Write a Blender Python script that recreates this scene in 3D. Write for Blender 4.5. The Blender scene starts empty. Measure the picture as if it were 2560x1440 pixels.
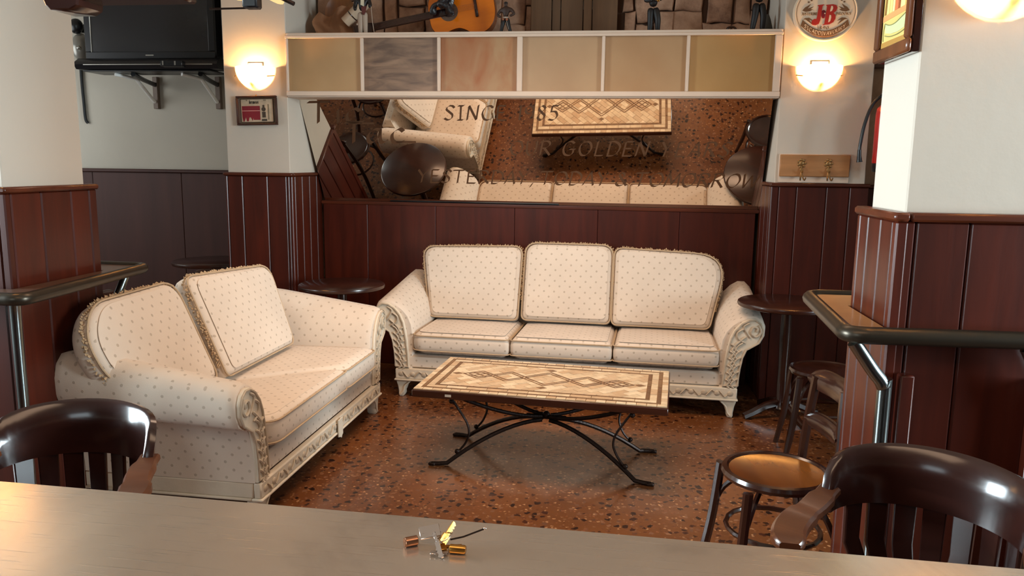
import bpy, bmesh, math, random
from math import sin, cos, pi, radians, sqrt, atan2
from mathutils import Vector, Matrix
random.seed(7)
S = bpy.context.scene
COL = S.collection

# ------------------------------------------------------------------ camera, world, lights, exposure
def look(pitch, yaw, roll):
    p, y, r = radians(pitch), radians(yaw), radians(roll)
    f = Vector((-sin(y)*cos(p), cos(y)*cos(p), -sin(p)))
    rt = Vector((cos(y), sin(y), 0))
    up = rt.cross(f)
    r2 = rt*cos(r) + up*sin(r)
    u2 = -rt*sin(r) + up*cos(r)
    return Matrix((r2, u2, -f)).transposed().to_4x4()
cam = bpy.data.cameras.new('camera'); cam_o = bpy.data.objects.new('camera', cam); COL.objects.link(cam_o)
cam_o.matrix_world = Matrix.Translation((0, 0, 1.48)) @ look(9.1, 7.3, 0.72)
cam.sensor_width = 36; cam.lens = 36*1950/2560; cam.clip_start = 0.02
S.camera = cam_o

W = bpy.data.worlds.new('world'); S.world = W; W.use_nodes = True
W.node_tree.nodes['Background'].inputs[0].default_value = (1.0, .78, .6, 1)
W.node_tree.nodes['Background'].inputs[1].default_value = 0.05

def area(name, loc, target, sx, sy, power, color, spread=180):
    l = bpy.data.lights.new(name, 'AREA'); l.shape = 'RECTANGLE'; l.size = sx; l.size_y = sy
    l.energy = power; l.color = color; l.spread = radians(spread)
    o = bpy.data.objects.new(name, l); COL.objects.link(o)
    o.location = loc
    o.rotation_euler = (Vector(target)-Vector(loc)).to_track_quat('-Z', 'Y').to_euler()
    return o
DAY = (.78, .93, 1.0); WARM = (1.0, .70, .50)
area('daylight_left', (-5.4, 1.55, 1.75), (.7, 2.3, 1.4), 1.9, 1.9, 100, DAY, 70)
area('alcove_fill', (-5.5, 4.2, 1.8), (-3.0, 5.8, 1.7), 1.6, 1.6, 20, (.92, .97, 1.0), 140)  # added fill to brighten the alcove; the wall has no opening here
area('daylight_right', (5.0, 1.1, 1.75), (-2.1, 2.9, 1.2), 1.5, 1.9, 75, DAY, 70)
area('daylight_front', (-2.3, -2.8, 1.7), (-1.2, 3, .8), 1.7, 2.0, 38, DAY)
area('lounge_ceiling_light', (-.45, 3.45, 2.95), (-.5, 3.95, 0), 1.9, .8, 34, WARM, 112)
area('bar_ceiling_fill', (-.2, .3, 2.93), (-.2, 1.2, 0), 2.4, 1.0, 25, (1.0, .68, .45))  # unseen warm fill added for the sofa fronts and counter, no fixture
BULB = 105.0

vs = S.view_settings
vs.view_transform = 'Standard'; vs.look = 'None'; vs.gamma = 1; vs.use_curve_mapping = False
vs.exposure = 0.12
S.display_settings.display_device = 'sRGB'

# ------------------------------------------------------------------ materials
def lin(c):
    return tuple((x/12.92 if x <= .04045 else ((x+.055)/1.055)**2.4) for x in (v/255 for v in c))
MATS = {}
def new_mat(name):
    m = bpy.data.materials.new(name); m.use_nodes = True
    nt = m.node_tree; b = nt.nodes['Principled BSDF']
    return m, nt, b
def N(nt, typ, **kw):
    n = nt.nodes.new(typ)
    for k, v in kw.items():
        if k.startswith('i_'):
            key = k[2:]
            key = int(key) if key.isdigit() else key
            n.inputs[key].default_value = v
        else: setattr(n, k, v)
    return n
def L(nt, a, ao, b, bi): nt.links.new(a.outputs[ao], b.inputs[bi])
def ramp(nt, stops, interp='LINEAR'):
    r = nt.nodes.new('ShaderNodeValToRGB'); r.color_ramp.interpolation = interp
    e = r.color_ramp.elements
    while len(e) < len(stops): e.new(0.5)
    for i, (p, c) in enumerate(stops):
        e[i].position = p; e[i].color = tuple(c)+(1,) if len(c) == 3 else c
    return r
def plain(name, c, rough=.5, metal=0, bump=0, bscale=60, coat=0, var=.08, nscale=8, srgb=True, emit=0):
    """base colour with a little noise mottling and optional fine bump"""
    if name in MATS: return MATS[name]
    m, nt, b = new_mat(name)
    c = lin(c) if srgb else c
    tc = N(nt, 'ShaderNodeTexCoord')
    nz = N(nt, 'ShaderNodeTexNoise', i_Scale=nscale, i_Detail=4.0)
    L(nt, tc, 'Object', nz, 'Vector')
    r = ramp(nt, [(.3, tuple(x*(1-var) for x in c)), (.7, tuple(min(1, x*(1+var)) for x in c))])
    L(nt, nz, 'Fac', r, 'Fac'); L(nt, r, 'Color', b, 'Base Color')
    b.inputs['Roughness'].default_value = rough; b.inputs['Metallic'].default_value = metal
    if coat: b.inputs['Coat Weight'].default_value = coat; b.inputs['Coat Roughness'].default_value = .12
    if bump:
        n2 = N(nt, 'ShaderNodeTexNoise', i_Scale=bscale, i_Detail=5.0); L(nt, tc, 'Object', n2, 'Vector')
        bp = N(nt, 'ShaderNodeBump', i_Strength=bump, i_Distance=.01); L(nt, n2, 'Fac', bp, 'Height'); L(nt, bp, 'Normal', b, 'Normal')
    MATS[name] = m
    return m
def wood(name, c, rough=.3, coat=.3, axis=2, scale=1.0, contrast=.45, srgb=True, spec=.4):
    if name in MATS: return MATS[name]
    m, nt, b = new_mat(name)
    c = lin(c) if srgb else c
    tc = N(nt, 'ShaderNodeTexCoord'); mp = N(nt, 'ShaderNodeMapping')
    sc = [14*scale]*3; sc[axis] = 1.2*scale
    mp.inputs['Scale'].default_value = sc
    oi = N(nt, 'ShaderNodeObjectInfo')
    cb = N(nt, 'ShaderNodeCombineXYZ'); mu = N(nt, 'ShaderNodeMath', operation='MULTIPLY', i_1=37.0)
    L(nt, oi, 'Random', mu, 0)
    for k in 'XYZ': L(nt, mu, 0, cb, k)
    L(nt, tc, 'Object', mp, 'Vector'); L(nt, cb, 'Vector', mp, 'Location')
    nz = N(nt, 'ShaderNodeTexNoise', i_Scale=1.0, i_Detail=6.0, i_Roughness=.6, i_Distortion=.5)
    L(nt, mp, 'Vector', nz, 'Vector')
    r = ramp(nt, [(.25, tuple(x*(1-contrast) for x in c)), (.75, tuple(min(1, x*(1+contrast)) for x in c))])
    L(nt, nz, 'Fac', r, 'Fac')
    hv = N(nt, 'ShaderNodeHueSaturation')
    mr = N(nt, 'ShaderNodeMapRange'); mr.inputs['To Min'].default_value = .86; mr.inputs['To Max'].default_value = 1.14
    L(nt, oi, 'Random', mr, 'Value'); L(nt, mr, 'Result', hv, 'Value'); L(nt, r, 'Color', hv, 'Color')
    L(nt, hv, 'Color', b, 'Base Color')
    b.inputs['Roughness'].default_value = rough
    b.inputs['Coat Weight'].default_value = coat; b.inputs['Coat Roughness'].default_value = .15
    b.inputs['Specular IOR Level'].default_value = spec
    bp = N(nt, 'ShaderNodeBump', i_Strength=.06, i_Distance=.01); L(nt, nz, 'Fac', bp, 'Height'); L(nt, bp, 'Normal', b, 'Normal')
    MATS[name] = m
    return m
def fabric():
    m, nt, b = new_mat('cream_dotted_upholstery')
    uv = N(nt, 'ShaderNodeUVMap'); uv.uv_map = 'UVMap'
    mp = N(nt, 'ShaderNodeMapping'); mp.inputs['Rotation'].default_value = (0, 0, pi/4)
    mp.inputs['Scale'].default_value = (1/.048, 1/.048, 1)
    L(nt, uv, 'UV', mp, 'Vector')
    v = N(nt, 'ShaderNodeTexVoronoi', voronoi_dimensions='2D', i_Scale=1.0, i_Randomness=0.0)
    L(nt, mp, 'Vector', v, 'Vector')
    r = ramp(nt, [(.105, (1, 1, 1)), (.15, (0, 0, 0))]); L(nt, v, 'Distance', r, 'Fac')
    base = lin((220, 205, 188)); dot = lin((140, 122, 100))
    tc = N(nt, 'ShaderNodeTexCoord')
    nz = N(nt, 'ShaderNodeTexNoise', i_Scale=3.0, i_Detail=5.0); L(nt, tc, 'Object', nz, 'Vector')
    r2 = ramp(nt, [(.3, tuple(x*.9 for x in base)), (.7, base)]); L(nt, nz, 'Fac', r2, 'Fac')
    mf = N(nt, 'ShaderNodeMath', operation='MULTIPLY', i_1=.5); L(nt, r, 'Color', mf, 0)
    mx = N(nt, 'ShaderNodeMix', data_type='RGBA'); mx.inputs['B'].default_value = dot+(1,)
    L(nt, mf, 0, mx, 'Factor'); L(nt, r2, 'Color', mx, 'A')
    L(nt, mx, 'Result', b, 'Base Color'); b.inputs['Roughness'].default_value = .8
    b.inputs['Sheen Weight'].default_value = .15
    n2 = N(nt, 'ShaderNodeTexNoise', i_Scale=260.0, i_Detail=2.0); L(nt, uv, 'UV', n2, 'Vector')
    bp = N(nt, 'ShaderNodeBump', i_Strength=.12, i_Distance=.004); L(nt, n2, 'Fac', bp, 'Height')
    bp2 = N(nt, 'ShaderNodeBump', i_Strength=.25, i_Distance=.003); L(nt, r, 'Color', bp2, 'Height'); L(nt, bp, 'Normal', bp2, 'Normal')
    L(nt, bp2, 'Normal', b, 'Normal')
    return m
def terrazzo():
    m, nt, b = new_mat('terrazzo_floor')
    tc = N(nt, 'ShaderNodeTexCoord')
    nz = N(nt, 'ShaderNodeTexNoise', i_Scale=1.6, i_Detail=3.0); L(nt, tc, 'Object', nz, 'Vector')
    base = ramp(nt, [(.35, lin((92, 53, 27))), (.65, lin((118, 71, 37)))]); L(nt, nz, 'Fac', base, 'Fac')
    cur = (base, 'Color')
    def warp(sc, amt):
        n = N(nt, 'ShaderNodeTexNoise', i_Scale=sc, i_Detail=2.0); L(nt, tc, 'Object', n, 'Vector')
        a = N(nt, 'ShaderNodeVectorMath', operation='SCALE'); a.inputs['Scale'].default_value = amt; L(nt, n, 'Color', a, 0)
        s = N(nt, 'ShaderNodeVectorMath', operation='ADD'); L(nt, tc, 'Object', s, 0); L(nt, a, 'Vector', s, 1)
        return s
    for sc, keep, edge, cols in ((30, .5, .34, [(0, lin((90, 50, 31))), (.5, lin((132, 92, 66))), (1, lin((80, 50, 36)))]),
                           (58, .6, .36, [(0, lin((176, 130, 90))), (.5, lin((88, 48, 27))), (1, lin((136, 84, 52)))]),
                           (29, .36, .40, [(0, lin((30, 15, 9))), (.6, lin((48, 23, 13))), (1, lin((68, 34, 20)))])):
        w = warp(sc*1.4, .035*30/sc)
        v = N(nt, 'ShaderNodeTexVoronoi', i_Scale=sc, i_Randomness=1.0); L(nt, w, 'Vector', v, 'Vector')
        r = ramp(nt, [(edge-.02, (1, 1, 1)), (edge+.02, (0, 0, 0))]); L(nt, v, 'Distance', r, 'Fac')
        sp = N(nt, 'ShaderNodeSeparateColor'); L(nt, v, 'Color', sp, 'Color')
        th = N(nt, 'ShaderNodeMath', operation='LESS_THAN', i_1=keep); L(nt, sp, 'Red', th, 0)
        mm = N(nt, 'ShaderNodeMath', operation='MULTIPLY'); L(nt, r, 'Color', mm, 0); L(nt, th, 0, mm, 1)
        cr = ramp(nt, cols); L(nt, sp, 'Green', cr, 'Fac')
        mx = N(nt, 'ShaderNodeMix', data_type='RGBA'); L(nt, mm, 0, mx, 'Factor'); nt.links.new(cur[0].outputs[cur[1]], mx.inputs['A']); L(nt, cr, 'Color', mx, 'B')
        cur = (mx, 'Result')
    nt.links.new(cur[0].outputs[cur[1]], b.inputs['Base Color'])
    b.inputs['Roughness'].default_value = .3; b.inputs['Coat Weight'].default_value = .25; b.inputs['Coat Roughness'].default_value = .12
    n3 = N(nt, 'ShaderNodeTexNoise', i_Scale=5.0, i_Detail=3.0); L(nt, tc, 'Object', n3, 'Vector')
    mr = N(nt, 'ShaderNodeMapRange'); mr.inputs['To Min'].default_value = .2; mr.inputs['To Max'].default_value = .42
    L(nt, n3, 'Fac', mr, 'Value'); L(nt, mr, 'Result', b, 'Roughness')
    return m
def steel_top():
    m, nt, b = new_mat('scratched_stainless_steel')
    tc = N(nt, 'ShaderNodeTexCoord')
    b.inputs['Metallic'].default_value = .8
    nz = N(nt, 'ShaderNodeTexNoise', i_Scale=3.2, i_Detail=7.0, i_Roughness=.62, i_Distortion=.6); L(nt, tc, 'Object', nz, 'Vector')
    r = ramp(nt, [(.34, (.47, .41, .35)), (.5, (.68, .60, .51)), (.72, (.76, .68, .58))]); L(nt, nz, 'Fac', r, 'Fac'); L(nt, r, 'Color', b, 'Base Color')
    mr = N(nt, 'ShaderNodeMapRange'); mr.inputs['To Min'].default_value = .13; mr.inputs['To Max'].default_value = .32
    L(nt, nz, 'Fac', mr, 'Value'); L(nt, mr, 'Result', b, 'Roughness')
    last = None
    for ang, sc in ((.3, 9), (1.5, 7), (2.4, 8)):
        mp = N(nt, 'ShaderNodeMapping'); mp.inputs['Rotation'].default_value = (0, 0, ang); mp.inputs['Scale'].default_value = (1.0*sc, 28*sc, 1)
        L(nt, tc, 'Object', mp, 'Vector')
        n = N(nt, 'ShaderNodeTexNoise', i_Scale=1.0, i_Detail=2.0, i_Distortion=.3); L(nt, mp, 'Vector', n, 'Vector')
        rr = ramp(nt, [(.66, (0, 0, 0)), (.72, (1, 1, 1))]); L(nt, n, 'Fac', rr, 'Fac')
        bp = N(nt, 'ShaderNodeBump', i_Strength=.12, i_Distance=.001); L(nt, rr, 'Color', bp, 'Height')
        if last: L(nt, last, 'Normal', bp, 'Normal')
        last = bp
    n4 = N(nt, 'ShaderNodeTexNoise', i_Scale=5.0, i_Detail=2.0); L(nt, tc, 'Object', n4, 'Vector')
    bp = N(nt, 'ShaderNodeBump', i_Strength=.03, i_Distance=.01); L(nt, n4, 'Fac', bp, 'Height'); L(nt, last, 'Normal', bp, 'Normal')
    L(nt, bp, 'Normal', b, 'Normal')
    return m
def stone_mat(name, c1, c2, scale=7):
    m, nt, b = new_mat(name)
    tc = N(nt, 'ShaderNodeTexCoord')
    nz = N(nt, 'ShaderNodeTexNoise', i_Scale=scale, i_Detail=8.0, i_Roughness=.65); L(nt, tc, 'Object', nz, 'Vector')
    r = ramp(nt, [(.3, lin(c1)), (.62, lin(c2))]); L(nt, nz, 'Fac', r, 'Fac'); L(nt, r, 'Color', b, 'Base Color')
    b.inputs['Roughness'].default_value = .85
    bp = N(nt, 'ShaderNodeBump', i_Strength=.5, i_Distance=.02); L(nt, nz, 'Fac', bp, 'Height'); L(nt, bp, 'Normal', b, 'Normal')
    return m
def emission(name, c, s):
    m = bpy.data.materials.new(name); m.use_nodes = True; nt = m.node_tree
    for n in list(nt.nodes): nt.nodes.remove(n)
    e = N(nt, 'ShaderNodeEmission'); e.inputs[0].default_value = tuple(c)+(1,); e.inputs[1].default_value = s
    o = N(nt, 'ShaderNodeOutputMaterial'); L(nt, e, 0, o, 0)
    return m
def shade_glass():
    m, nt, b = new_mat('frosted_lamp_glass')
    out = [n for n in nt.nodes if n.type == 'OUTPUT_MATERIAL'][0]
    tr = N(nt, 'ShaderNodeBsdfTranslucent'); tr.inputs['Color'].default_value = (1, .84, .52, 1)
    tc = N(nt, 'ShaderNodeTexCoord'); nz = N(nt, 'ShaderNodeTexNoise', i_Scale=18.0, i_Detail=3.0); L(nt, tc, 'Object', nz, 'Vector')
    r = ramp(nt, [(.3, (.95, .76, .44)), (.7, (1, .86, .58))]); L(nt, nz, 'Fac', r, 'Fac'); L(nt, r, 'Color', tr, 'Color')
    b.inputs['Base Color'].default_value = (.9, .75, .5, 1); b.inputs['Roughness'].default_value = .25
    mx = N(nt, 'ShaderNodeMixShader', i_Fac=.95); L(nt, b, 0, mx, 1); L(nt, tr, 0, mx, 2); L(nt, mx, 0, out, 0)
    return m
def frosted_pane(name, c1, c2, ax, scale=3.0, dist=0.0):
    m, nt, b = new_mat(name)
    tc = N(nt, 'ShaderNodeTexCoord'); mp = N(nt, 'ShaderNodeMapping'); mp.inputs['Scale'].default_value = ax
    L(nt, tc, 'Object', mp, 'Vector')
    nz = N(nt, 'ShaderNodeTexNoise', i_Scale=scale, i_Detail=6.0, i_Distortion=dist); L(nt, mp, 'Vector', nz, 'Vector')
    r = ramp(nt, [(.34, lin(c1)), (.66, lin(c2))]); L(nt, nz, 'Fac', r, 'Fac'); L(nt, r, 'Color', b, 'Base Color')
    b.inputs['Roughness'].default_value = .32; b.inputs['Coat Weight'].default_value = .2; b.inputs['Coat Roughness'].default_value = .3
    return m

M_WALL = plain('white_plaster', (196, 186, 172), .75, bump=.12, bscale=22, var=.03, nscale=2)
M_ALC = plain('grey_plaster', (186, 180, 166), .8, bump=.1, bscale=20, var=.04, nscale=1.6)
M_CEIL = plain('ceiling_paint', (200, 190, 176), .8)
M_MAH = wood('mahogany_panel', (68, 22, 9), .38, .10, 2)
M_MAHH = wood('mahogany_rail', (76, 32, 14), .36, .2, 0)
M_DARKP = wood('dark_alcove_panel', (66, 36, 29), .62, .0, 2, .6, .25)
M_DK = wood('dark_bentwood', (42, 20, 13), .2, .6, 2)
M_SEAT = wood('amber_seat_wood', (112, 64, 20), .24, .6, 0)
M_CAP = wood('near_black_wood', (42, 20, 16), .2, .6, 0)
M_ARM = wood('worn_brown_arm', (84, 46, 27), .3, .5, 0)
M_TBL = wood('brown_table_wood', (50, 23, 14), .28, .4, 0)
M_FAB = fabric()
M_PAINT = plain('cream_painted_wood', (214, 202, 182), .5, bump=.15, bscale=40, var=.06)
M_CARVE = plain('antiqued_cream_carving', (188, 172, 150), .6, bump=.25, bscale=50, var=.15, nscale=30)
M_PIPE = plain('beige_piping', (186, 162, 132), .8, bump=.3, bscale=200)
M_FRINGE = plain('beige_fringe', (190, 160, 124), .9, bump=.4, bscale=150, var=.2, nscale=60)
M_IRON = plain('wrought_iron', (40, 26, 20), .42, .6, bump=.2, bscale=80)
M_RAIL = plain('bronze_edge_rail', (66, 58, 48), .33, .7, var=.1)
M_LEDGE = wood('tan_ledge_laminate', (176, 132, 88), .4, .2, 0, .6, .15)
M_CHROME = plain('brushed_chrome', (150, 160, 160), .22, 1.0, var=.05)
M_BLACK = plain('black_plastic', (18, 19, 22), .32, var=.1)
M_SCREEN = plain('tv_screen', (38, 38, 40), .18, coat=.4, var=.03)
M_SILVER = plain('silver_trim', (170, 168, 160), .3, .8)
M_WHITE = plain('white_painted_wood', (214, 192, 172), .5, bump=.05, bscale=30, var=.03)
M_BRASS = plain('brass', (190, 140, 70), .25, 1.0)
M_BRASS2 = plain('copper_brass', (176, 128, 100), .28, 1.0)
M_KEY = plain('nickel_key', (205, 195, 190), .25, 1.0)
M_RED = plain('red_enamel', (186, 24, 22), .22, coat=.5, var=.05)
M_STONE = [stone_mat('mural_stone_a', (120, 84, 62), (190, 150, 122)), stone_mat('mural_stone_b', (104, 70, 52), (176, 134, 106), 9), stone_mat('mural_stone_c', (134, 96, 74), (198, 160, 132), 5)]
M_MORTAR = plain('dark_mortar', (98, 70, 54), .9, bump=.4, bscale=30)
M_FLOOR = terrazzo(); M_STEEL = steel_top(); M_SHADE = shade_glass()
M_BULB = emission('warm_bulb', (1.0, .52, .18), BULB*9)
M_TILE = [plain('mosaic_tile_'+k, c, .38, bump=.2, bscale=50, var=.14, nscale=25) for k, c in (('cream', (206, 186, 154)), ('sand', (196, 172, 140)), ('ivory', (214, 196, 166)), ('ochre', (188, 160, 126)))]
M_TDARK = [plain('mosaic_strip_dark', (108, 78, 52), .45, bump=.2, bscale=60, var=.2, nscale=40), plain('mosaic_strip_brown', (122, 92, 62), .45, bump=.2, bscale=60, var=.2, nscale=40)]
M_GROUT = plain('grout', (150, 118, 84), .8, bump=.2)
M_LETTER = plain('bronze_lettering', (92, 60, 34), .7, var=.04)

# ------------------------------------------------------------------ mesh builder
class MB:
    def __init__(s): s.v = []; s.f = []; s.mi = []; s.cur = 0
    def add(s, vs, fs, mat=None):
        o = len(s.v)
        s.v += [Vector(v) for v in vs] if mat is None else [mat @ Vector(v) for v in vs]
        for f in fs: s.f.append(tuple(i+o for i in f)); s.mi.append(s.cur)
        return s
    def box(s, x0, x1, y0, y1, z0, z1, b=0.0, mat=None):
        if b <= 0:
            v = [(x, y, z) for x in (x0, x1) for y in (y0, y1) for z in (z0, z1)]
            f = [(0, 1, 3, 2), (4, 6, 7, 5), (0, 4, 5, 1), (2, 3, 7, 6), (0, 2, 6, 4), (1, 5, 7, 3)]
            return s.add(v, f, mat)
        b = min(b, (x1-x0)*.49, (y1-y0)*.49, (z1-z0)*.49)
        P = {}; v = []
        X, Y, Z = (x0, x1), (y0, y1), (z0, z1)
        for i in (0, 1):
            for j in (0, 1):
                for k in (0, 1):
                    sx, sy, sz = (1-2*i), (1-2*j), (1-2*k)
                    for a, d in ((0, (0, sy*b, sz*b)), (1, (sx*b, 0, sz*b)), (2, (sx*b, sy*b, 0))):
                        P[i, j, k, a] = len(v); v.append((X[i]+d[0], Y[j]+d[1], Z[k]+d[2]))
        f = []
        for i in (0, 1):
            f.append([P[i, j, k, 0] for j, k in ((0, 0), (0, 1), (1, 1), (1, 0))])
            f.append([P[j, i, k, 1] for j, k in ((0, 0), (1, 0), (1, 1), (0, 1))])
            f.append([P[j, k, i, 2] for j, k in ((0, 0), (0, 1), (1, 1), (1, 0))])
            for j in (0, 1):
                f.append([P[i, j, 0, 0], P[i, j, 1, 0], P[i, j, 1, 1], P[i, j, 0, 1]])
                f.append([P[i, 0, j, 0], P[i, 1, j, 0], P[i, 1, j, 2], P[i, 0, j, 2]])
                f.append([P[0, i, j, 1], P[1, i, j, 1], P[1, i, j, 2], P[0, i, j, 2]])
                for k in (0, 1): f.append([P[i, j, k, 0], P[i, j, k, 1], P[i, j, k, 2]])
        return s.add(v, f, mat)
    def loft(s, rings, closed=True, caps=True, mat=None):
        n = len(rings[0]); v = [p for r in rings for p in r]; f = []
        for i in range(len(rings)-1):
            for j in range(n if closed else n-1):
                k = (j+1) % n
                f.append((i*n+j, i*n+k, (i+1)*n+k, (i+1)*n+j))
        if caps and closed:
            f.append(tuple(range(n-1, -1, -1))); f.append(tuple((len(rings)-1)*n+j for j in range(n)))
        return s.add(v, f, mat)
    def lathe(s, prof, n=20, mat=None, caps=True):
        rings = [[(r*cos(2*pi*j/n), r*sin(2*pi*j/n), z) for j in range(n)] for r, z in prof]
        return s.loft(rings, True, caps, mat)
    def tube(s, pts, r, n=8, mat=None, flat=None, upv=(0, 0, 1), caps=True):
        """sweep a circle (or flat = (half width, half height) rounded rectangle) along pts"""
        pts = [Vector(p) for p in pts]; R = r if isinstance(r, (list, tuple)) else [r]*len(pts)
        rings = []; prev = None
        for i, p in enumerate(pts):
            t = (pts[min(i+1, len(pts)-1)]-pts[max(i-1, 0)])
            t = t.normalized() if t.length > 1e-9 else Vector((0, 0, 1))
            if flat:
                a = t.cross(Vector(upv)); a = a.normalized() if a.length > 1e-6 else Vector((1, 0, 0))
            elif prev is None:
                a = t.cross(Vector((0, 0, 1)));
                if a.length < .05: a = t.cross(Vector((0, 1, 0)))
                a.normalize()
            else:
                a = prev-t*prev.dot(t); a.normalize()
            prev = a; b = t.cross(a).normalized()
            if flat:
                w, h = flat[0]*R[i], flat[1]*R[i]; c = min(w, h)*.45
                q = [(w, -h+c), (w, h-c), (w-c, h), (-w+c, h), (-w, h-c), (-w, -h+c), (-w+c, -h), (w-c, -h)]
                rings.append([p+a*x+b*y for x, y in q])
            else:
                rings.append([p+a*(R[i]*cos(2*pi*j/n))+b*(R[i]*sin(2*pi*j/n)) for j in range(n)])
        return s.loft(rings, True, caps, mat)
    def ball(s, c, r, n=8, m=6, sc=(1, 1, 1), mat=None):
        v = [(c[0], c[1], c[2]+r*sc[2])]; f = []
        for i in range(1, m):
            a = pi*i/m
            for j in range(n):
                b = 2*pi*j/n
                v.append((c[0]+r*sc[0]*sin(a)*cos(b), c[1]+r*sc[1]*sin(a)*sin(b), c[2]+r*sc[2]*cos(a)))
        v.append((c[0], c[1], c[2]-r*sc[2])); e = len(v)-1
        for j in range(n):
            k = (j+1) % n
            f.append((0, 1+j, 1+k)); f.append((e, 1+(m-2)*n+k, 1+(m-2)*n+j))
            for i in range(m-2): f.append((1+i*n+j, 1+(i+1)*n+j, 1+(i+1)*n+k, 1+i*n+k))
        return s.add(v, f, mat)
    def prism(s, poly, d0, d1, plane='xz', mat=None, bev=0.0):
        """extrude a 2-D polygon; plane xz -> depth along y, xy -> depth along z, yz -> depth along x"""
        def P(a, b, d): return {'xz': (a, d, b), 'xy': (a, b, d), 'yz': (d, a, b)}[plane]
        n = len(poly)
        if bev:
            cx = sum(p[0] for p in poly)/n; cy = sum(p[1] for p in poly)/n
            def ins(p):
                dx, dy = cx-p[0], cy-p[1]; l = max(1e-6, sqrt(dx*dx+dy*dy)); k = min(bev, l*.5)
                return (p[0]+dx/l*k, p[1]+dy/l*k)
            q = [ins(p) for p in poly]; sg = 1 if d1 > d0 else -1
            rings = [[P(*p, d0) for p in q], [P(*p, d0+sg*bev) for p in poly], [P(*p, d1-sg*bev) for p in poly], [P(*p, d1) for p in q]]
        else: rings = [[P(*p, d0) for p in poly], [P(*p, d1) for p in poly]]
        return s.loft(rings, True, True, mat)
    def build(s, name, mat, parent=None, smooth=40, uv=False, kind=None):
        me = bpy.data.meshes.new(name)
        me.from_pydata([tuple(v) for v in s.v], [], s.f); me.validate()
        bm = bmesh.new(); bm.from_mesh(me); bmesh.ops.recalc_face_normals(bm, faces=bm.faces); bm.to_mesh(me); bm.free()
        for m in (mat if isinstance(mat, list) else [mat]): me.materials.append(m)
        if isinstance(mat, list) and len(me.polygons) == len(s.mi):
            for p, k in zip(me.polygons, s.mi): p.material_index = k
        if smooth:
            me.polygons.foreach_set('use_smooth', [True]*len(me.polygons)); me.set_sharp_from_angle(angle=radians(smooth))
        if uv:
            l = me.uv_layers.new(name='UVMap')
            for p in me.polygons:
                nx, ny, nz = (abs(c) for c in p.normal)
                for li in p.loop_indices:
                    c = me.vertices[me.loops[li].vertex_index].co
                    if nz >= max(nx, ny)*.9: l.data[li].uv = (c.x, c.y)
                    elif ny >= nx: l.data[li].uv = (c.x, c.z)
                    else: l.data[li].uv = (c.y, c.z)
        o = bpy.data.objects.new(name, me); COL.objects.link(o)
        if parent: o.parent = parent
        if kind: o['kind'] = kind
        return o
def tag(o, label, cat, group=None, kind=None):
    o['label'] = label; o['category'] = cat
    if group: o['group'] = group
    if kind: o['kind'] = kind
    return o
def thing(name, label, cat, loc=(0, 0, 0), rz=0, group=None):
    o = bpy.data.objects.new(name, None); COL.objects.link(o); o.empty_display_size = .1
    o.location = loc; o.rotation_euler = (0, 0, radians(rz))
    return tag(o, label, cat, group)
def struct(o): o['kind'] = 'structure'; return o
def copy_tree(o, parent=None):
    c = o.copy(); COL.objects.link(c)
    if parent is not None: c.parent = parent
    for ch in list(o.children): copy_tree(ch, c)
    return c
def spline(pts, k=6):
    P = [Vector(p) for p in pts]; out = []
    for i in range(len(P)-1):
        a, b, c, d = P[max(i-1, 0)], P[i], P[i+1], P[min(i+2, len(P)-1)]
        for j in range(k):
            t = j/k
            out.append(.5*((2*b)+(c-a)*t+(2*a-5*b+4*c-d)*t*t+(3*b-a-3*c+d)*t**3))
    out.append(P[-1]); return out
def rounded(poly, r, k=5):
    """round the corners of a 2-D polygon; r a number or one per corner"""
    n = len(poly); out = []
    for i in range(n):
        ri = r[i] if isinstance(r, (list, tuple)) else r
        a, b, c = Vector(poly[i-1]), Vector(poly[i]), Vector(poly[(i+1) % n])
        u, w = (a-b), (c-b); ri = min(ri, u.length*.49, w.length*.49)
        p0, p1 = b+u.normalized()*ri, b+w.normalized()*ri
        for j in range(k+1):
            t = j/k; out.append(tuple(p0*(1-t)**2+b*2*t*(1-t)+p1*t*t))
    return out

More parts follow.
